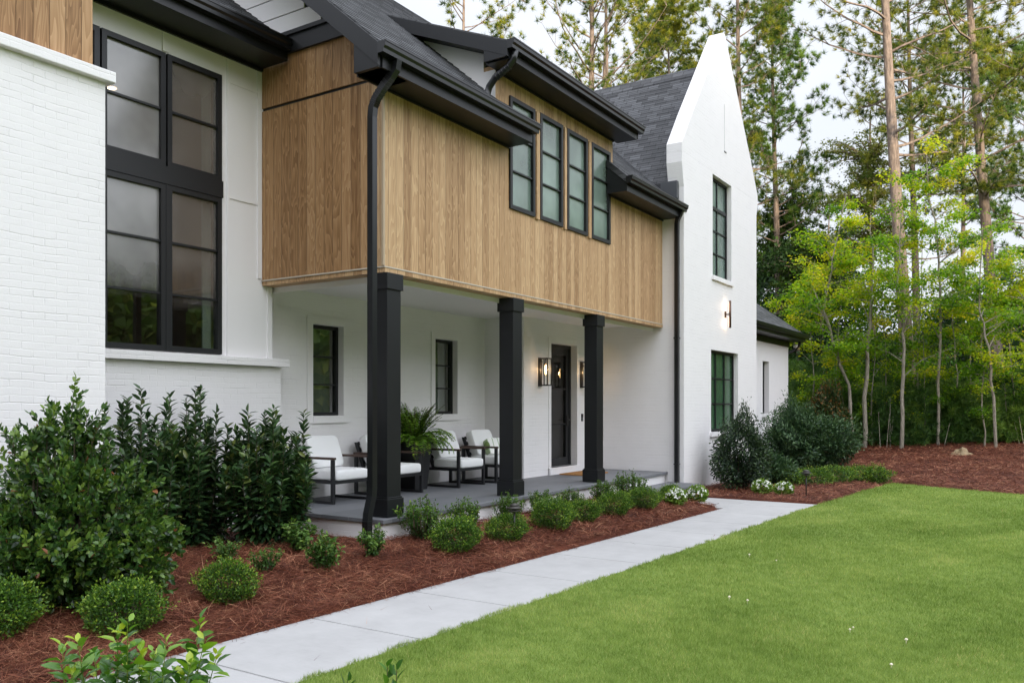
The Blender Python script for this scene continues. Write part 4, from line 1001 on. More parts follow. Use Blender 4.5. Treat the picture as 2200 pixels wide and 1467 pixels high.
for i, (px, py, r, h, lb) in enumerate(up_spots):
    yy = 6.16 if i < 6 else 6.02; q = (px - 1100) / 1804; xx = yy * (_s * q + _c) / (_s - _c * q); dd = _c * xx + _s * yy
    p = Vector((xx, yy, lz(xx, yy))); h = CH - (up_top[i] - 872) * dd / 1804 - p.z; sc_ = (1.25 * r / 0.185, 1.25 * r / 0.185, h / 0.41)
    if i < 2: o = uproto[i]; o.location = p; o.scale = sc_; o['label'] = lb
    else: dup(uproto[i % 2], p, i * 1.7, lb, sc_)
# loose light shrubs
loose = [(484, 1215, 0.20, 0.30, "sparse pale green shrub just above the lone round boxwood"),
         (572, 1238, 0.17, 0.30, "sparse shrub with a yellow tip between the lone boxwood and the laurels"),
         (640, 1190, 0.26, 0.36, "loose green shrub at the foot of the laurel by the porch corner"),
         (693, 1232, 0.22, 0.40, "bright leafy shrub on the straw, midway from the laurels to the path"),
         (803, 1203, 0.21, 0.34, "bright leafy shrub at the foot of the black downspout")]
lp = []
for k in range(2):
    t = thing("young_shrub", "x", "shrub", (0, 0, 0), 0, "young shrubs in the straw bed")
    g_ = np.random.default_rng(400 + k); P, D, R = [], [], []; st = MB()
    for q in range(16 if k == 0 else 22):
        a = g_.uniform(0, 6.28); sp = g_.uniform(0.2, 1.0); tip = np.array([0.21 * sp * math.cos(a), 0.21 * sp * math.sin(a), 0.36 * g_.uniform(0.55, 1.05) * (1.1 - 0.45 * sp)])
        b0 = np.array([0.02 * math.cos(a), 0.02 * math.sin(a), 0]); md = tip * np.array([0.55, 0.55, 0.62])
        st.tube([b0, md, tip], [0.004, 0.003, 0.0015], 3, False)
        for j in range(30 if k == 0 else 40):
            u_ = g_.uniform(0.2, 1.0); c = (1 - u_) ** 2 * b0 + 2 * u_ * (1 - u_) * md + u_ * u_ * tip
            P.append(c + 0.01 * g_.normal(size=3)); D.append(unit(tip - b0) * 0.4 + 0.9 * g_.normal(size=3)); R.append(0.2 + 0.45 * u_ ** 2 + 0.2 * g_.normal())
    P = np.array(P); leaf_mesh("foliage", P, np.array(D), g_.uniform(0.030, 0.050, len(P)), g_.uniform(0.017, 0.026, len(P)), np.array(R), M['light_shrub'], t, 8, 0.2, up=(0, 0, 1), g=g_)
    st.build("stem", M['stem'], t); lp.append(t)
for i, (px, py, r, h, lb) in enumerate(loose):
    p = place(px, py - 5); sc_ = (r / 0.2, r / 0.2, h / 0.35); k = 0 if i < 2 else 1
    first = i in (0, 2)
    if first: o = lp[k]; o.location = p; o.scale = sc_; o['label'] = lb
    else: dup(lp[k], p, i * 2.3, lb, sc_)

# laurels against the stair-hall wall
def laurel(loc, H, R_, seed, nst, label, lean=(0, 0)):
    t = thing("laurel_shrub", label, "laurel", loc, 0, "laurels under the tall window")
    g_ = np.random.default_rng(seed); P, D, L, W, R = [], [], [], [], []; st = MB()
    for q in range(nst):
        a = g_.uniform(0, 6.28); sp = g_.uniform(0.05, 1.0) ** 0.7
        top = H * (1.0 - 0.34 * sp ** 2.2) * g_.uniform(0.55, 0.97) if q > 3 else H * g_.uniform(0.93, 1.02)
        b0 = np.array([0.10 * math.cos(a) * sp, 0.10 * math.sin(a) * sp, -0.03]); tip = np.array([R_ * sp * math.cos(a) + lean[0], R_ * sp * math.sin(a) + lean[1], top])
        md = np.array([tip[0] * 1.05, tip[1] * 1.05, top * 0.35])
        bz = lambda u_: (1 - u_) ** 2 * b0 + 2 * u_ * (1 - u_) * md + u_ * u_ * tip
        st.tube([bz(u_) for u_ in (0, 0.25, 0.5, 0.75, 1)], [0.009, 0.007, 0.006, 0.004, 0.002], 4, False)
        nl = int(44 + 48 * top / H)
        for j in range(nl):
            u_ = 0.10 + 0.90 * (j / nl); c = bz(u_); ax = unit(bz(min(1, u_ + 0.02)) - bz(u_ - 0.02))
            an = j * 2.4 + q; s1 = unit(np.cross(ax, np.array([math.cos(an), math.sin(an), 0.3])))
            upw = 0.35 + 0.9 * u_ ** 3
            P.append(c); D.append(s1 + ax * upw + 0.25 * g_.normal(size=3)); ll = g_.uniform(0.095, 0.145) * (0.8 if u_ > 0.96 else 1); L.append(ll); W.append(ll * g_.uniform(0.34, 0.42))
            R.append(0.36 + 0.30 * u_ ** 2 + 0.24 * g_.normal())
    leaf_mesh("foliage", np.array(P), np.array(D), np.array(L), np.array(W), np.array(R), M['laurel'], t, 8, 0.22, up=(0, 0, 1), g=g_)
    st.build("stem", M['stem'], t); return t
def lz(x, y): return float(bed_z(np.array(x), np.array(y)))
laurel((5.22, 7.95, lz(5.2, 7.95)), 1.72, 0.46, 501, 50, "dark laurel against the white wall, half behind the large glossy shrub")
laurel((5.92, 7.92, lz(6.0, 7.9)), 1.74, 0.46, 502, 52, "tallest dark laurel, in the middle below the tall window")
laurel((6.46, 7.42, lz(6.6, 7.3)), 1.52, 0.54, 503, 86, "dense dark laurel at the porch corner beside the first lounge chair")

# large glossy shrub at the near end of the bed
def big_bush():
    loc = on(150, 1290, 0.15); loc.z = lz(loc.x, loc.y)
    t = thing("glossy_shrub", "large loose glossy dark green shrub in front of the white brick bay", "shrub", loc)
    g_ = np.random.default_rng(611); P, D, L, W, R = [], [], [], [], []; st = MB()
    for q in range(200):
        a = g_.uniform(0, 6.28); sp = g_.uniform(0.0, 1.0) ** 0.6
        top = 1.58 * (1.0 - 0.66 * sp ** 1.4) * g_.uniform(0.45, 1.0)
        rr = 0.68 * sp * g_.uniform(0.8, 1.1)
        if q < 5: a, rr, top = 0.9 + 0.25 * q, 0.15 + 0.1 * q, 1.62 - 0.08 * q
        b0 = np.array([0.10 * math.cos(a), 0.10 * math.sin(a), -0.03]); tip = np.array([rr * math.cos(a), rr * math.sin(a), top])
        md = np.array([tip[0] * 1.05, tip[1] * 1.05, top * 0.3]) + 0.05 * g_.normal(size=3)
        bz = lambda u_: (1 - u_) ** 2 * b0 + 2 * u_ * (1 - u_) * md + u_ * u_ * tip
        st.tube([bz(u_) for u_ in (0, 0.3, 0.6, 1)], [0.011, 0.008, 0.005, 0.002], 4, False)
        for tw in range(12):
            u0 = g_.uniform(0.12, 1.0) if tw < 8 else g_.uniform(0.72, 1.0); c0 = bz(u0); td = unit(unit(c0 - np.array([0, 0, 0.5])) + np.array([0, 0, 0.45]) + 0.5 * g_.normal(size=3)); tl = g_.uniform(0.12, 0.26)
            st.tube([c0, c0 + td * tl], [0.003, 0.0015], 3, False)
            young = g_.random() < 0.16; red = g_.random() < 0.02
            for j in range(17):
                v_ = j / 16; c = c0 + td * tl * v_; an = j * 2.4 + tw
                s1 = unit(np.cross(td, np.array([math.cos(an), math.sin(an), 0.2])))
                P.append(c); D.append(s1 + td * (0.5 + v_) + 0.3 * g_.normal(size=3)); ll = g_.uniform(0.042, 0.068); L.append(ll); W.append(ll * g_.uniform(0.48, 0.62))
                R.append((0.36 + 0.22 * v_ + 0.22 * g_.normal() + (0.42 * v_ if young else 0)) if not red else 0.55 + 0.5 * v_)
    R = np.array(R); R = np.where(R > 0.965, np.where(g_.random(len(R)) < 0.12, 1.0, 0.93), R)
    leaf_mesh("foliage", np.array(P), np.array(D), np.array(L), np.array(W), R, M['bigbush'], t, 8, 0.15, g=g_)
    st.build("stem", M['stem'], t)
big_bush()

# fresh sprigs close to the camera
def sprig_bush():
    loc = at(262, 2.55, 0.0)
    t = thing("sprig_shrub", "bright fresh green leafy sprigs rising at the bottom edge before the path", "shrub", loc)
    g_ = np.random.default_rng(77); P, D, L, W, R = [], [], [], [], []; st = MB()
    tips = [(-128, 1385), (-95, 1375), (-60, 1400), (-10, 1352), (12, 1335), (40, 1400), (68, 1398), (95, 1372), (118, 1440), (-30, 1430), (150, 1415), (168, 1330), (178, 1372), (205, 1405), (130, 1450), (60, 1440), (-110, 1440), (8, 1400)]
    for q, (dx, ty) in enumerate(tips):
        dd = 2.55 + g_.uniform(-0.12, 0.12); tp = at(262 + dx, dd, CH - (ty - 872) * dd / 1804)
        tip = np.array(tp - loc); b0 = np.array([tip[0] * 0.15, tip[1] * 0.15, 0.0]); md = np.array([tip[0] * 0.7, tip[1] * 0.7, tip[2] * 0.55]) + 0.02 * g_.normal(size=3)
        bz = lambda u_: (1 - u_) ** 2 * b0 + 2 * u_ * (1 - u_) * md + u_ * u_ * tip
        st.tube([bz(u_) for u_ in (0, 0.3, 0.6, 0.85, 1)], [0.006, 0.0045, 0.003, 0.002, 0.001], 5, False)
        nl = 46
        for j in range(nl):
            u_ = 0.42 + 0.58 * (j / (nl - 1)) ** 0.8; c = bz(min(u_, 1)); ax = unit(bz(1) - bz(0.8)); an = j * 2.39 + q
            s1 = unit(np.cross(ax, np.array([math.cos(an), math.sin(an), 0.25])))
            ll = g_.uniform(0.042, 0.074) * (0.62 if u_ > 0.96 else 1.0)
            P.append(c + s1 * 0.004); D.append(s1 * 0.9 + ax * (0.55 + 0.5 * (u_ > 0.95)) + 0.22 * g_.normal(size=3)); L.append(ll); W.append(ll * g_.uniform(0.46, 0.58))
            R.append(0.28 + 0.55 * max(0, (u_ - 0.75) / 0.25) ** 2 + 0.20 * g_.normal())
    leaf_mesh("foliage", np.array(P), np.array(D), np.array(L), np.array(W), np.array(R), M['near_leaf'], t, 8, 0.18, up=(0, 0, 1), g=g_)
    st.build("stem", foliage("sprig_stem", [(0, (0.16, 0.22, 0.03)), (1, (0.16, 0.22, 0.03))], 0.1), t)
    loc2 = at(838, 2.5, 0.0); t2 = thing("sprout_shrub", "two small leaf tips poking up at the bottom edge over the grass", "shrub", loc2)
    P, D, L, W, R = [], [], [], [], []; st = MB()
    for dx, ty in ((-6, 1432), (14, 1438), (-92, 1462)):
        dd = 2.5; tp = at(838 + dx, dd, CH - (ty - 872) * dd / 1804); tip = np.array(tp - loc2)
        st.tube([(0, 0, 0), tip * np.array([0.8, 0.8, 0.6]), tip], [0.005, 0.003, 0.001], 5, False)
        for j in range(16):
            u_ = 0.72 + 0.28 * j / 15; an = j * 2.39; s1 = np.array([math.cos(an), math.sin(an), 0.2]); c = tip * np.array([0.9 + 0.1 * u_, 0.9 + 0.1 * u_, u_])
            P.append(c); D.append(s1 * 0.7 + np.array([0, 0, 0.9])); L.append(0.045); W.append(0.02); R.append(0.4 + 0.2 * g_.normal())
    leaf_mesh("foliage", np.array(P), np.array(D), np.array(L), np.array(W), np.array(R), M['near_leaf'], t2, 8, 0.15, g=g_)
    st.build("stem", M['stem'], t2)
sprig_bush()

# shrubs beside the gable wing and the far bed
def fz(p): return float(mulch_z(np.array(p.x), np.array(p.y)))
def far_shrub(px, py, r, h, m, seed, name, label, L=0.05, W=0.022, n=5500, cone=False, cat="shrub", group=None, spiky=0.25):
    p = place(px, py, fz); t = thing(name, label, cat, p, 0, group)
    g_ = np.random.default_rng(seed)
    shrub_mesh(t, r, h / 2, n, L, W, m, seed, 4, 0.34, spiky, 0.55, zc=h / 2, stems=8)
    if cone:
        me = t.children[0].data; co = np.empty(len(me.vertices) * 3, np.float32); me.vertices.foreach_get("co", co); co = co.reshape(-1, 3)
        k = 1.14 - 0.62 * np.clip(co[:, 2] / h, 0, 1.1) + 0.10 * np.sin(co[:, 2] * 9 + 4 * np.arctan2(co[:, 1], co[:, 0])); co[:, 0] *= k; co[:, 1] *= k; me.vertices.foreach_set("co", co.ravel())
    return t
far_shrub(1592, 1052, 0.62, 1.50, M['holly'], 701, "holly_shrub", "dark conical holly below the large gable window", 0.06, 0.034, 13000, True)
far_shrub(1702, 1010, 0.85, 1.65, M['bluegreen'], 702, "evergreen_shrub", "blue-green spreading evergreen at the far corner of the gable wing", 0.10, 0.032, 15000, True, spiky=0.35)
far_shrub(1765, 1005, 0.80, 1.25, M['bluegreen'], 703, "evergreen_shrub", "lower blue-green evergreen on the forest side of its taller neighbour", 0.095, 0.032, 11000, spiky=0.3)
far_shrub(1652, 1040, 0.45, 0.65, M['bluegreen'], 704, "evergreen_shrub", "small grey-green evergreen between the dark holly and the flowers", 0.075, 0.025, 6000)
far_shrub(1782, 985, 0.75, 2.35, M['rusty'], 705, "magnolia_shrub", "dark shrub with rusty brown leaves at the edge of the wood", 0.11, 0.05, 7000, True)
lowl = ["low dark groundcover shrub directly behind the white flowers", "low groundcover shrub just behind the far path light", "low bright groundcover shrub just past the far path light", "low groundcover shrub midway along the far lawn edge", "low groundcover shrub last along the far lawn edge, at the corner"]
for i, (px, py, r) in enumerate(((1692, 1042, 0.42), (1748, 1040, 0.42), (1795, 1036, 0.42), (1845, 1034, 0.36), (1885, 1036, 0.30))):
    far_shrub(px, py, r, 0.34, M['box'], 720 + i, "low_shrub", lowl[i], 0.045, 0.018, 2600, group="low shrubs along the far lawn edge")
def flowers(px, py, r, label, seed, z):
    p = place(px, py, z); t = thing("flower_clump", label, "flowers", p, 0, "white flower clumps")
    shrub_mesh(t, r, r * 0.8, 900, 0.05, 0.028, M['flower_leaf'], seed, 4, 0.1, 0.1, 0.4, zc=r * 0.75, stems=4)
    g_ = np.random.default_rng(seed); P, D = [], []
    for k in range(38):
        d = rdir(1, g_)[0]; d[2] = abs(d[2]) * 0.9 + 0.1; d[:2] -= 0.2 * np.array([_c, _s]); d = unit(d)
        c = d * np.array([r, r, r * 0.8]) * 1.04 + np.array([0, 0, r * 0.75])
        for q in range(5):
            an = q * 1.256; s1 = np.cross(d, rdir(1, g_)[0]); s1 = unit(s1); s2 = np.cross(d, s1)
            P.append(c); D.append(s1 * math.cos(an) + s2 * math.sin(an) + d * 0.25)
    leaf_mesh("petals", np.array(P), np.array(D), 0.034, 0.032, np.full(len(P), 0.5), M['petal'], t, 4, 0.05, g=g_)
bedz = lambda p: float(bed_z(np.array(min(p.x, 13.7)), np.array(p.y)))
flowers(1452, 1084, 0.17, "white flowers beside the porch step, behind the last boxwood mound", 801, bedz)
flowers(1498, 1078, 0.17, "white flower clump at the tip of the straw bed by the path", 802, bedz)
flowers(1637, 1062, 0.18, "white flower clump at the foot of the dark holly", 803, fz)
flowers(1684, 1064, 0.16, "white flower clump between the dark holly and the far path light", 804, fz)

# ------------------------------------------------------------------ grass blades, straw, mushrooms
def grass():
    g_ = np.random.default_rng(31); n = 2500000
    d = np.exp(g_.uniform(math.log(2.8), math.log(21.0), n)); px = g_.uniform(250, 3500, n)
    r = (px - 1100) / 1804 * d; x = _s * r + _c * d; y = -_c * r + _s * d
    edge = lawn_top(x) + 0.035 * wob(x, x * 0.7, 3.1) + 0.03 * g_.random(n)
    ok = (y < edge) & (x < lawn_far(y) + 0.06 * wob(y, y, 2.0))
    x, y, d = x[ok], y[ok], d[ok]
    keep = g_.random(len(x)) < 0.80; x, y, d = x[keep], y[keep], d[keep]; n = len(x)
    clump = 0.5 + 0.5 * wob(x, y, 0.55); c2 = 0.6 * wob(x + 3, y - 2, 0.23) + 0.6 * wob(x * 0.8 - y * 0.5, x * 0.4 + y, 0.47); fine = wob(x * 1.7, y * 1.3, 3.3)
    P = np.stack([x, y, np.full(n, 0.0)], 1)
    D = np.stack([0.55 * g_.normal(size=n), 0.55 * g_.normal(size=n), np.ones(n)], 1)
    L = (0.030 + 0.016 * clump) * g_.uniform(0.6, 1.3, n); W = 0.0028 * np.maximum(1, d / 5.0)
    R = 0.42 + 0.18 * c2 + 0.13 * fine + 0.12 * wob(x * 0.6 + 5, y * 0.9, 1.0) + 0.19 * g_.normal(size=n) + 0.05 * (clump - 0.5)
    tall = g_.random(n) < 0.004; L = np.where(tall, L * 1.9, L)
    pat = np.clip((wob(x * 0.7 + 9, y * 1.1 - 4, 0.9) - 0.55) * 2.2, 0, 1); R = R + 0.16 * pat
    R = np.where(g_.random(n) < 0.012 + 0.06 * pat, 1.0, np.minimum(R, 0.93))
    o = leaf_mesh("grass", P, D, L, W, R, M['grass'], None, 3, g=g_); tag(o, "short mown green lawn grass", "grass", None, 'stuff')
grass()
def straw():
    g_ = np.random.default_rng(32)
    Ps, Ds, Ls, Ws, Rs = [], [], [], [], []
    n = 1200000
    d = np.exp(g_.uniform(math.log(2.6), math.log(28.0), n)); px = g_.uniform(-1100, 2600, n)
    r = (px - 1100) / 1804 * d; x = _s * r + _c * d; y = -_c * r + _s * d
    e = bed_front(np.minimum(x, 13.74)) - 0.03 + 0.05 * wob(x, x, 4.1) * g_.random(n)
    inb = (y > e) & (x < 13.72) & (y < np.where(x > 7.2, 6.5, 8.7))
    inf = (x > 15.12) & (y > lawn_top(x) - 0.02) & (y < 7) & (x < 24)
    inf |= (x > lawn_far(y) - 0.03) & (y < 8) & (x < 30)
    onp = (x < 14.0) & (y > yr(np.minimum(x, 15))) & (y < e) & (g_.random(n) < 0.05 * np.exp(-(e - y) / 0.10) + 0.0015)
    inb |= onp
    z = np.where(onp, 0.0, 0) + np.where(inb, bed_z(np.minimum(x, 13.74), y), mulch_z(x, y))
    ok = inb | inf; x, y, z, d = x[ok], y[ok], z[ok], d[ok]; n = len(x)
    az = g_.uniform(0, 2 * math.pi, n); cl = wob(x, y, 1.3) * 2.0; az = np.where(g_.random(n) < 0.6, cl + 0.7 * g_.normal(size=n), az)
    el = g_.normal(size=n) * 0.20 + 0.06
    D = np.stack([np.cos(az) * np.cos(el), np.sin(az) * np.cos(el), np.sin(el)], 1)
    L = g_.uniform(0.09, 0.21, n); P = np.stack([x, y, z + g_.uniform(0.0, 0.03, n)], 1) - D * L[:, None] * 0.5
    lift = np.abs(D[:, 2]) * L * 0.5; P[:, 2] += lift
    W = 0.0026 * np.maximum(1, d / 5.5) * g_.uniform(0.7, 1.4, n)
    R = 0.40 + 0.30 * g_.normal(size=n) + 0.14 * wob(x, y, 0.9)
    o = leaf_mesh("pine_straw", P, D, L, W, R, M['straw'], None, 3, up=(0, 0, 1), g=g_); tag(o, "loose reddish brown pine needles covering the planting beds", "pine straw", None, 'stuff')
straw()
mp_ = None
for i, (px, py) in enumerate(((1610, 1192), (1668, 1203), (1606, 1290), (1567, 1284), (1833, 1345), (1826, 1351), (1915, 1428), (1947, 1376))):
    p = on(px, py, 0.03)
    if mp_ is None:
        mp_ = thing("mushroom", "tiny pale mushroom standing in the mown lawn", "mushroom", (p.x, p.y, 0), 0, "tiny mushrooms in the lawn", 0.7)
        MB().tube([(0, 0, 0), (0.002, 0, 0.05)], 0.004, 6).build("stalk", M['mushroom'], mp_)
        MB().lathe([(0.004, 0.048), (0.017, 0.050), (0.016, 0.058), (0.009, 0.066), (0.001, 0.069)], n=12).build("cap", M['mushroom'], mp_)
    else: dup(mp_, (p.x, p.y, 0), i, None, 0.45 + 0.10 * (i % 4))
def boulder():
    p = place(2066, 994, fz); g_ = np.random.default_rng(5); vs, fs = [], []; nu, nv = 18, 10
    for j in range(nv + 1):
        ph = -math.pi / 2 + math.pi * j / nv
        for i in range(nu):
            th = 2 * math.pi * i / nu; k = 1 + 0.16 * math.sin(2 * th + 1) + 0.12 * math.sin(3 * th + 2 * ph) + 0.05 * g_.normal()
            sg = lambda w, e: math.copysign(abs(w) ** e, w)
            vs.append((0.34 * k * sg(math.cos(ph), 0.6) * math.cos(th), 0.27 * k * sg(math.cos(ph), 0.6) * math.sin(th), 0.10 + 0.17 * k * sg(math.sin(ph), 0.7) * (1 + 0.25 * math.cos(th))))
    for j in range(nv):
        for i in range(nu): fs.append((j * nu + i, j * nu + (i + 1) % nu, (j + 1) * nu + (i + 1) % nu, (j + 1) * nu + i))
    o = MB().add(vs, fs, False).build("boulder", M['stone']); o.location = p; o.scale = (1.25, 1.25, 1.25)
    tag(o, "tan boulder at the far edge of the mulch, before the wood", "boulder")
boulder()

# ------------------------------------------------------------------ trees
def pine_mesh(seed, H, cs, r0, spread, lean, nb=46, sparse=1.0, mat_=None, wid=0.022, bias=0.0):
    """builds trunk (with limbs) and needle crown as two meshes at the origin"""
    g_ = np.random.default_rng(seed); tr = MB()
    ph = g_.uniform(0, 6, 2)
    def trunk(u): return np.array([lean[0] * u + 0.10 * math.sin(5 * u + ph[0]), lean[1] * u + 0.10 * math.sin(4 * u + ph[1]), H * u])
    us = np.linspace(0, 1, 16); tr.tube([trunk(u) + (np.array([0, 0, -0.3]) if u == 0 else 0) for u in us], [r0 * (1.0 - 0.86 * u ** 1.2) * (1.25 if u == 0 else 1) for u in us], 10, False)
    C, CD, CR = [], [], []
    for k in range(nb):
        u = cs + (1 - cs) * (k + g_.random()) / nb; b0 = trunk(u); az = g_.uniform(0, 6.283); t_ = (u - cs) / (1 - cs)
        ln = spread * (0.55 + 0.75 * math.sin(math.pi * min(1, 0.22 + t_ * 0.78))) * g_.uniform(0.55, 1.1)
        if t_ > 0.85: ln *= 1.3 - t_ * 0.6
        el = g_.uniform(-0.12, 0.35) + 0.55 * t_
        h = np.array([math.cos(az), math.sin(az), 0]); pts = [b0]; pos = b0.copy(); e = el; a2 = az
        for i in range(7):
            a2 += 0.16 * g_.normal(); h = np.array([math.cos(a2), math.sin(a2), 0])
            pos = pos + (h * math.cos(e) + np.array([0, 0, math.sin(e)])) * ln / 7; e += 0.05 + 0.06 * g_.normal(); pts.append(pos.copy())
        rb = max(0.012, r0 * 0.24 * (1 - 0.6 * t_))
        tr.tube(pts, [rb * (1 - 0.85 * i / 7) for i in range(8)], 4, False)
        for i in range(2, 8):
            for q in range(max(1, int(round((2.2 if i < 7 else 2.6) * sparse)))):
                sd = unit(pts[i] - pts[i - 1]) * 0.7 + 0.75 * rdir(1, g_)[0] + np.array([0, 0, 0.18]); sd = unit(sd); sl = g_.uniform(0.25, 0.75) * (0.6 + 0.5 * spread / 3)
                e1 = pts[i] + sd * sl
                tr.tube([pts[i], e1], [rb * 0.25, 0.006], 3, False)
                nt = 3 if g_.random() < 0.7 else 2
                for w in range(nt):
                    C.append(pts[i] + sd * sl * (0.45 + 0.55 * (w + 1) / nt) + 0.09 * g_.normal(size=3)); CD.append(unit(sd + 0.5 * g_.normal(size=3) + np.array([0, 0, 0.3])))
                    CR.append(0.40 + bias + 0.24 * g_.normal() + 0.12 * t_)
    C, CD, CR = np.array(C), np.array(CD), np.array(CR); K = 34; n = len(C)
    P = np.repeat(C, K, 0) - np.repeat(CD, K, 0) * 0.05; D = np.repeat(CD, K, 0) * 0.75 + rdir(n * K, g_) * 0.9
    L = g_.uniform(0.17, 0.30, n * K); R = np.repeat(CR, K) + 0.12 * g_.normal(size=n * K)
    return tr, (P, D, L, wid, R, mat_ or M['needles'], g_)
def pine(px, d, H, cs, r0, spread, lean_px, seed, label, nb=46, sparse=1.0, mat_=None, bias=0.0):
    nb = int(nb * 0.95); sparse *= 0.95; bias += 0.08
    p = at(px, d); p.z = fz(p) if p.x > 16 else 0.0
    k = lean_px / 1804 * d
    t = thing("pine_tree", label, "pine", p, 0, "pines beyond the house")
    tr, a = pine_mesh(seed, H, cs, r0, spread, (_s * k * H / 16, -_c * k * H / 16), nb, sparse, mat_, 0.021 * d / 34, bias)
    tr.build("trunk", M['pine_bark'], t)
    leaf_mesh("crown", *a[:3], a[3], a[4], a[5], t, 3, g=a[6])
    return t
pine(1958, 30, 25, 0.40, 0.26, 2.9, -52, 901, "tall leaning pine with thick bare trunk, in front of the thinner one", 44, 0.9)
pine(2150, 32, 26, 0.34, 0.24, 3.6, -58, 902, "tall pine with reddish trunk leaning across the far end of the mulch", 60, 1.1)
pine(1966, 37, 22, 0.34, 0.19, 3.6, -8, 903, "thinner straight pine right behind the thick leaning pine", 60, 1.0)
pine(1672, 40, 20.0, 0.33, 0.21, 2.2, -8, 904, "dark full pine with bare lower trunk, just past the gable wing", 66, 1.15, M['needles_dark'], 0.15)
pine(1590, 36, 23, 0.40, 0.20, 2.5, 0, 905, "pine rising right behind the white gable peak", 52, 1.1)
pine(1268, 38, 24, 0.42, 0.26, 3.6, 2, 906, "pine with thick reddish trunk above the dormer, the nearer of two close trunks", 40, 0.7)
pine(1288, 40, 23, 0.45, 0.22, 3.0, 8, 907, "pine with trunk right beside the thick reddish one above the dormer", 34, 0.7)
pine(1308, 37, 23, 0.50, 0.14, 2.6, -4, 908, "slim pale trunked pine between the dormer and the dark wing roof", 34, 0.7)
pine(1432, 43, 21.5, 0.38, 0.17, 2.9, 0, 909, "full bright pine rising over the dark wing roof ridge", 60, 1.2, None, 0.06)
pine(995, 36, 22.5, 0.50, 0.16, 3.1, 6, 910, "sparse pine with dark limbs above the dormer roof", 40, 0.8)
pine(2238, 31, 25, 0.36, 0.17, 3.0, 0, 911, "dense yellow-green pine whose crown reaches in from the photo edge", 60, 1.2, None, 0.14)
pine(2072, 46, 21, 0.52, 0.18, 3.0, -6, 912, "slender distant pine between the two tall leaning pines", 50, 1.0)
pine(2222, 38, 17, 0.40, 0.18, 3.2, 0, 913, "dark lower pine reaching in from the photo edge behind the yellow-green one", 54, 1.1, M['needles_dark'], 0.1)
pine(1515, 46, 19.5, 0.40, 0.16, 2.6, 0, 914, "small pine crown between the wing roof ridge and the gable peak", 50, 1.1)
pine(1385, 47, 23, 0.5, 0.16, 3.2, 4, 915, "distant pine crown between the slim pale pine and the bright full one", 46, 0.9)

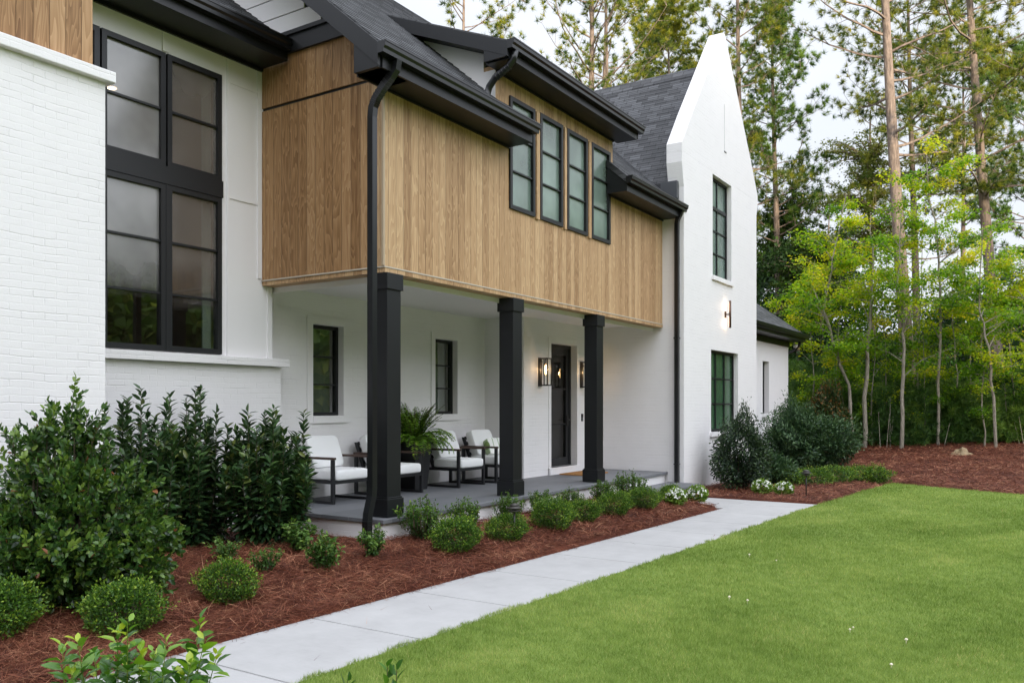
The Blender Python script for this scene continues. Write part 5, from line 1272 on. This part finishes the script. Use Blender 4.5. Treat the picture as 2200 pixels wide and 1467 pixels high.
def leafy(px, d, H, seed, label, trunk_pts, crowns, nl, L, m, name="maple_sapling", cat="sapling", group="saplings along the wood edge", r0=0.05, bk=None, flat=0.25):
    """slender tree: trunk through given (height fraction, px offset) points; crowns = (px offset, height, half width, half height)"""
    p = at(px, d); p.z = fz(p); t = thing(name, label, cat, p, 0, group); g_ = np.random.default_rng(seed)
    def off(dx, z, dy=0.0): k = dx / 1804 * d; return np.array([_s * k + _c * dy, -_c * k + _s * dy, z])
    tr = MB(); tp = [off(dx, H * u) for u, dx in trunk_pts]; tp[0][2] -= 0.2
    tp = [np.array(tp[i]) * (1 - f) + np.array(tp[i + 1]) * f for i in range(len(tp) - 1) for f in (0, 0.25, 0.5, 0.75)] + [np.array(tp[-1])]
    jit = 0.022 if name == "maple_sapling" else 0.06; tp = [q + np.array([g_.normal() * jit, g_.normal() * jit, 0]) if 0 < i < len(tp) - 1 else q for i, q in enumerate(tp)]
    nk = len(tp); tr.tube(tp, [0.75 * r0 * (1.1 - 0.85 * i / (nk - 1)) * g_.uniform(0.95, 1.05) for i in range(nk)], 7, False)
    P, D, R = [], [], []
    if name == "maple_sapling":
        nbr = max(7, int(nl / 150)); w_ = max(0.5, 0.20 * H)
        for b in range(nbr):
            u = 0.26 + 0.72 * (b + g_.random()) / nbr; q0 = tp[min(len(tp) - 1, int(u * (len(tp) - 1)))]; az = g_.uniform(0, 6.283); ln = w_ * g_.uniform(0.45, 1.15) * (1.15 - 0.65 * max(0, (u - 0.5) / 0.5)) * (0.55 if u < 0.45 else 1)
            h_ = np.array([math.cos(az), math.sin(az), 0]); up_ = g_.uniform(0.15, 0.75); e = q0 + h_ * ln + np.array([0, 0, ln * up_]); mid = q0 + h_ * ln * 0.5 + np.array([0, 0, ln * up_ * 0.7])
            tr.tube([q0, mid, e], [r0 * 0.28, r0 * 0.16, 0.004], 4, False); rn = g_.uniform(0.16, 0.72)
            for tw in range(5):
                t0 = g_.uniform(0.35, 1.0); c0 = (1 - t0) ** 2 * q0 + 2 * t0 * (1 - t0) * mid + t0 * t0 * e; dv = unit(h_ + 0.9 * g_.normal(size=3) * np.array([1, 1, 0.35])); tl = g_.uniform(0.25, 0.6) * (0.5 + 0.5 * ln)
                tr.tube([c0, c0 + dv * tl], [0.006, 0.003], 3, False)
                k = int(g_.uniform(26, 52)); v = g_.random(k); P.append(c0 + dv * (v * tl)[:, None] + np.stack([0.13 * g_.normal(size=k), 0.13 * g_.normal(size=k), 0.075 * g_.normal(size=k) - 0.02], 1))
                D.append(np.stack([g_.normal(size=k), g_.normal(size=k), -0.3 + 0.5 * g_.normal(size=k)], 1)); R.append(rn + 0.25 * (u - 0.6) + 0.10 * g_.normal() + 0.13 * g_.normal(size=k))
        crowns = []
    area = [c[2] * c[3] for c in crowns]; tot = sum(area) or 1
    for (dx, z, hw, hh), ar in zip(crowns, area):
        c = off(dx, z); fine_tp = [np.array(tp[i]) * (1 - f) + np.array(tp[i + 1]) * f for i in range(nk - 1) for f in (0, 0.5)]; start = min(fine_tp, key=lambda q: abs(q[2] - (z - 0.35 * np.linalg.norm(q[:2] - c[:2]) - 0.25)))
        ns = max(5, int(34 * ar / tot * len(crowns) / 2 + 6))
        for s_ in range(ns):                       # a layered spray per twig
            v = rdir(1, g_)[0]; e = c + v * np.array([hw * 1.3, hw * 1.3, hh * 1.1]) * g_.uniform(0.3, 1.0) ** 0.6
            mid = start * 0.4 + e * 0.6 + np.array([0, 0, 0.12])
            tr.tube([start, mid, e], [r0 * 0.30, r0 * 0.16, 0.004], 4, False)
            k = int(3.0 * nl * ar / tot / ns); tt = 1 - g_.random(k) ** 1.5 * 0.85
            base = (1 - tt)[:, None] ** 2 * start + (2 * tt * (1 - tt))[:, None] * mid + (tt ** 2)[:, None] * e
            sp = 0.20 * hw ** 0.5 * (0.3 + tt)
            q = base + np.stack([g_.normal(size=k) * sp * 0.75, g_.normal(size=k) * sp * 0.75, g_.normal(size=k) * 0.045 - 0.03], 1)
            P.append(q); D.append(np.stack([g_.normal(size=k), g_.normal(size=k), -0.25 + 0.45 * g_.normal(size=k)], 1))
            R.append(g_.uniform(0.34, 0.84) + 0.30 * (e[2] / H - 0.6) + 0.14 * g_.normal(size=k))
    P, D, R = np.concatenate(P), np.concatenate(D), np.concatenate(R)
    tr.build("trunk", bk or M['grey_bark'], t)
    leaf_mesh("crown", P, D, 0.95 * L * g_.uniform(0.6, 1.25, len(P)), L * 0.68, R, m, t, 4, 0.12, up=(0, 0, 1), g=g_)
    return t
leafy(1828, 26, 7.8, 1001, "yellow-green sapling with curved trunk, nearest the low wing", [(0, 8), (0.25, -5), (0.42, -38), (0.55, -58), (0.75, -40), (1, -10)],
      [(-40, 6.2, 1.1, 0.45), (-85, 5.2, 0.75, 0.4), (10, 6.9, 0.8, 0.5), (-10, 5.6, 0.9, 0.35), (-60, 4.3, 0.7, 0.3), (20, 4.6, 0.9, 0.35), (-20, 7.5, 0.5, 0.4)], 5200, 0.105, M['sapling'], r0=0.07)
leafy(1856, 26, 7.2, 1002, "sapling with broken pale trunk and a yellow spray over its top", [(0, 0), (0.3, 4), (0.6, 14), (0.72, 18), (1, 15)],
      [(10, 4.9, 1.2, 0.22), (-40, 3.3, 0.8, 0.25), (20, 3.4, 0.7, 0.3), (25, 2.5, 0.7, 0.2), (0, 5.8, 0.7, 0.3)], 3000, 0.10, M['sapling'], r0=0.09)
leafy(1937, 25.5, 7.2, 1003, "pale grey forked sapling with layered yellow sprays, left of the thick leaning pine".replace("left of", "just before"), [(0, 0), (0.3, 4), (0.55, 6), (0.7, -8), (1, 0)],
      [(-20, 4.6, 1.2, 0.22), (10, 6.1, 1.1, 0.3), (45, 5.3, 0.9, 0.25), (-50, 5.6, 0.8, 0.3), (20, 3.6, 0.9, 0.2), (30, 6.9, 0.7, 0.3)], 4200, 0.10, M['sapling'], r0=0.075)
leafy(2015, 26, 9.0, 1004, "tallest straight pale sapling with a bright green spire on top", [(0, 0), (0.3, 3), (0.55, 4), (0.7, 0), (0.85, -18), (1, -24)],
      [(0, 6.3, 1.2, 0.4), (-60, 6.7, 0.8, 0.3), (45, 6.6, 0.8, 0.35), (-24, 8.0, 0.35, 0.7), (-10, 4.7, 1.0, 0.3), (40, 3.9, 0.9, 0.3), (-40, 2.2, 0.7, 0.2), (-20, 8.8, 0.22, 0.4)], 5000, 0.105, M['sapling'], r0=0.06)
leafy(2140, 25, 6.6, 1005, "leaning grey sapling in front of the reddish leaning pine", [(0, 0), (0.3, -8), (0.5, -22), (0.62, -35), (1, -30)],
      [(-20, 5.2, 0.7, 0.6), (-35, 4.3, 0.7, 0.35), (10, 3.5, 0.7, 0.3), (20, 2.6, 0.6, 0.2), (-10, 6.0, 0.5, 0.5)], 2600, 0.10, M['sapling'], r0=0.06)
leafy(2114, 25.5, 4.6, 1006, "thin short sapling with few leaves, just before the boulder side".replace(" side", ""), [(0, 0), (0.5, -3), (1, -6)],
      [(-5, 4.0, 0.35, 0.5), (-5, 2.8, 0.3, 0.3)], 500, 0.09, M['sapling'], r0=0.035)
leafy(2212, 26, 6.4, 1007, "yellow-green sapling cut off by the photo edge", [(0, 0), (0.4, 2), (0.7, -8), (1, -4)],
      [(-25, 5.0, 1.0, 0.35), (0, 6.0, 1.0, 0.4), (-30, 3.8, 0.9, 0.3), (-10, 2.8, 0.8, 0.3)], 3200, 0.105, M['sapling'], r0=0.06)
leafy(1872, 26.5, 4.4, 1008, "very thin leaning sapling beside the broken pale trunk", [(0, 0), (0.5, 4), (1, 10)],
      [(8, 3.9, 0.5, 0.3), (4, 2.9, 0.4, 0.2)], 500, 0.09, M['sapling'], r0=0.03)
leafy(1986, 26.5, 3.6, 1009, "short thin sapling with drooping yellow leaves between two pale trunks", [(0, 0), (0.5, 3), (1, -4)],
      [(5, 2.2, 0.7, 0.25), (20, 2.9, 0.5, 0.2), (25, 1.6, 0.5, 0.2)], 700, 0.09, M['sapling'], r0=0.03)
leafy(1870, 38, 14.5, 1010, "airy pale-leaved tree standing alone against the sky beyond the saplings", [(0, 0), (0.4, 3), (0.7, -2), (1, 0)],
      [(-50, 10.5, 2.0, 0.8), (25, 11.5, 1.6, 0.8), (-25, 12.8, 1.6, 0.9), (30, 9.2, 1.5, 0.6), (-60, 8.6, 1.4, 0.5)], 5200, 0.13, M['pale_leaf'], "broadleaf_tree", "tree", "broadleaf trees of the wood", 0.17, M['pine_bark'])
leafy(1705, 42, 13.0, 1011, "dark leafy tree in front of the wood, close past the gable wing", [(0, 0), (0.5, 4), (1, 0)],
      [(0, 10.5, 2.2, 1.6), (-40, 8.0, 2.2, 1.4), (45, 8.6, 2.0, 1.4), (10, 6.2, 2.4, 1.3)], 9000, 0.17, M['forest'], "broadleaf_tree", "tree", "broadleaf trees of the wood", 0.18, M['pine_bark'])
leafy(1762, 36, 9.6, 1012, "open dark-leaved tree with drooping twigs between the full pine and the airy tree", [(0, 0), (0.5, 6), (1, 20)],
      [(0, 8.2, 1.4, 0.6), (-30, 7.2, 1.6, 0.7), (20, 7.4, 1.3, 0.5), (0, 6.2, 1.6, 0.7)], 4200, 0.14, M['forest'], "broadleaf_tree", "tree", "broadleaf trees of the wood", 0.11, M['pine_bark'])

for i_, (px, d, H, lb) in enumerate(((1745, 27, 6.0, "slender sapling leaning over the low wing roof end"), (1800, 28, 6.6, "slim sapling behind the curved trunk nearest the low wing"), (1902, 27.5, 6.4, "slim upright sapling midway between the broken trunk and the forked one"),
        (1975, 28, 7.4, "tall slim sapling in the shade behind the thick leaning pine"), (2052, 27, 6.2, "slim sapling behind the boulder"), (2088, 28, 6.8, "slim sapling with lime leaves in front of the slender distant pine"), (2172, 27, 5.6, "bushy sapling beside the reddish leaning pine, toward the photo edge"), (2240, 28, 7.0, "sapling mostly outside the photo edge, lime leaves reaching in"))):
    leafy(px, d, H, 1100 + i_, lb, [(0, 0), (0.35, 4 * (-1) ** i_), (0.7, -6 * (-1) ** i_), (1, 6)], [(0, 4, 1, 1)], 2600 + 250 * (i_ % 3), 0.10, M['sapling'], r0=0.036)

# the wood as one mass behind them, and its undergrowth
def forest():
    g_ = np.random.default_rng(61); P, D, R = [], [], []; tr = MB()
    spots = []
    for k in range(46):
        px = g_.uniform(1540, 2420); d = g_.uniform(37, 56); lim = np.interp(px, [1540, 1650, 1760, 1820, 1900, 2040, 2100, 2200, 2420], [470, 450, 520, 640, 640, 650, 640, 560, 520])
        top = CH + (872 - (lim + g_.uniform(0, 130))) * d / 1804; spots.append((px, d, top, 1.0))
    for k in range(34):
        px = g_.uniform(1560, 2420); d = g_.uniform(33, 48); spots.append((px, d, g_.uniform(3.5, 5.8), 0.8))
    for k in range(30):                          # behind the house, low
        px = g_.uniform(850, 1560); d = g_.uniform(42, 52); spots.append((px, d, g_.uniform(6, 9), 0.5))
    for px, d, top, dens in spots:
        c = np.array(at(px, d)); z0 = float(mulch_z(np.array(c[0]), np.array(c[1]))) if c[0] > 15 else 0
        tr.tube([(c[0], c[1], z0 - 0.3), (c[0] + g_.normal() * 0.3, c[1] + g_.normal() * 0.3, top * 0.85)], [0.13, 0.04], 5, False)
        w = g_.uniform(1.5, 2.6); nl = int(2400 * dens); k = 12
        cc = np.stack([c[0] + w * 0.62 * g_.normal(size=k), c[1] + w * 0.62 * g_.normal(size=k), z0 + top * g_.uniform(0.32, 0.95, k)], 1); cr = g_.uniform(0.45, 1.0, k) * w * 0.42
        j = g_.integers(0, k, nl); v = rdir(nl, g_); P.append(cc[j] + v * (cr[j] * g_.random(nl) ** 0.4)[:, None] * np.array([1.15, 1.15, 0.75]))
        D.append(v + 0.9 * g_.normal(size=(nl, 3))); R.append(0.36 + 0.16 * g_.normal(size=k)[j] + 0.14 * g_.normal(size=nl) + 0.12 * v[:, 2])
    P, D, R = np.concatenate(P), np.concatenate(D), np.concatenate(R)
    o = leaf_mesh("forest", P, D, g_.uniform(0.13, 0.24, len(P)), 0.12, R, M['forest'], None, 4, 0.1, g=g_); tag(o, "dense dark green wood closing the view behind the saplings", "woods", None, 'stuff')
    # trunks inside the mass
    t = tr.build("forest_trunks", M['pine_bark']); t.parent = o; t['kind'] = 'stuff'
forest()
def undergrowth():
    g_ = np.random.default_rng(62); C, CD, CR = [], [], []; tw = MB()
    for k in range(150):
        px = g_.uniform(1640, 2440); d = g_.uniform(26.3, 33.5); p = at(px, d); z0 = fz(p); h = g_.uniform(1.0, 3.6) * (0.55 + 0.45 * (d - 26) / 7); w = g_.uniform(0.55, 1.15)
        tw.tube([(p.x, p.y, z0 - 0.1), (p.x + 0.2 * g_.normal(), p.y + 0.2 * g_.normal(), z0 + h * 0.9)], [0.025, 0.008], 4, False)
        n = int(190 * w * (h / 2.4))
        u = g_.uniform(0.04, 1.0, n); r = w * np.sqrt(g_.random(n)) * (1.05 - 0.7 * u); a = g_.uniform(0, 6.283, n)
        C.append(np.stack([p.x + r * np.cos(a), p.y + r * np.sin(a), z0 + h * u], 1)); CD.append(np.stack([np.cos(a), np.sin(a), np.full(n, 0.7)], 1)); CR.append(g_.uniform(0.25, 0.6) + 0.14 * g_.normal(size=n) + 0.2 * (u - 0.5))
    for k in range(70):
        p = at(g_.uniform(1700, 2440), g_.uniform(26.2, 28.5)); z0 = fz(p); h = g_.uniform(0.7, 1.9); w = g_.uniform(0.45, 0.9); n = int(120 * w * h)
        u = g_.uniform(0.02, 1.0, n); r = w * np.sqrt(g_.random(n)) * (1.05 - 0.7 * u); a = g_.uniform(0, 6.283, n)
        C.append(np.stack([p.x + r * np.cos(a), p.y + r * np.sin(a), z0 + h * u], 1)); CD.append(np.stack([np.cos(a), np.sin(a), np.full(n, 0.7)], 1)); CR.append(g_.uniform(0.2, 0.75) + 0.14 * g_.normal(size=n) + 0.25 * (u - 0.5))
    for k in range(30):                                   # bare dead stems at the edge
        p = at(g_.uniform(1790, 2400), g_.uniform(25.6, 28)); z0 = fz(p); tw.tube([(p.x, p.y, z0 - 0.05), (p.x + 0.15 * g_.normal(), p.y + 0.15 * g_.normal(), z0 + g_.uniform(0.4, 1.6))], [0.012, 0.005], 3, False)
    C, CD, CR = np.concatenate(C), unit(np.concatenate(CD)), np.concatenate(CR); K = 16; n = len(C)
    o = leaf_mesh("undergrowth", np.repeat(C, K, 0), np.repeat(CD, K, 0) * 0.7 + rdir(n * K, g_), g_.uniform(0.14, 0.27, n * K), 0.022, np.repeat(CR, K) + 0.1 * g_.normal(size=n * K), M['needles_dark'], None, 3, g=g_)
    tag(o, "dark bushy undergrowth of young pines at the wood edge", "undergrowth", None, 'stuff')
    t = tw.build("undergrowth_stems", M['grey_bark']); t.parent = o; t['kind'] = 'stuff'
undergrowth()
# the wood on the other side of the lawn, which the windows mirror
def mirror_wood():
    g_ = np.random.default_rng(63); P, R = [], []; tr = MB()
    for k in range(100):
        a = math.radians(g_.uniform(-100, -8)); rr = g_.uniform(30, 42); c = np.array([10 + rr * math.cos(a), rr * math.sin(a) - 2, 0]); h = g_.uniform(8, 13); w = g_.uniform(2.5, 4.0)
        tr.tube([(c[0], c[1], -0.3), (c[0], c[1], h * 0.8)], [0.2, 0.06], 6, False)
        n = 1500; v = rdir(n, g_); cc = c + np.array([0, 0, h * 0.55]); P.append(cc + v * np.array([w, w, h * 0.45]) * (g_.random(n) ** 0.4)[:, None]); R.append(g_.uniform(0.3, 0.7) + 0.2 * g_.normal(size=n))
    sx, sy = math.cos(math.radians(SUN_AZ)), math.sin(math.radians(SUN_AZ))
    for k in range(96):                          # the tall edge of the wood that keeps the low sun off the house
        lat = g_.uniform(-52, 62); dist = g_.uniform(48, 60); c = np.array([12 + sx * dist + sy * -lat, 7 + sy * dist + sx * lat, 0]); h = g_.uniform(20.5, 23.5); w = g_.uniform(3.4, 4.6)
        tr.tube([(c[0], c[1], -0.3), (c[0], c[1], h * 0.8)], [0.25, 0.08], 6, False)
        n = 1100; v = rdir(n, g_); cc = c + np.array([0, 0, h * 0.5]); P.append(cc + v * np.array([w, w, h * 0.5]) * (g_.random(n) ** 0.4)[:, None]); R.append(g_.uniform(0.3, 0.7) + 0.2 * g_.normal(size=n))
    P, R = np.concatenate(P), np.concatenate(R)
    o = leaf_mesh("woodland", P, rdir(len(P), g_), 0.8, 0.62, R, M['mirror'], None, 4, g=g_); tag(o, "green wood across the lawn, seen mirrored in the windows", "woods", None, 'stuff')
    t = tr.build("woodland_trunks", M['pine_bark']); t.parent = o; t['kind'] = 'stuff'
mirror_wood()
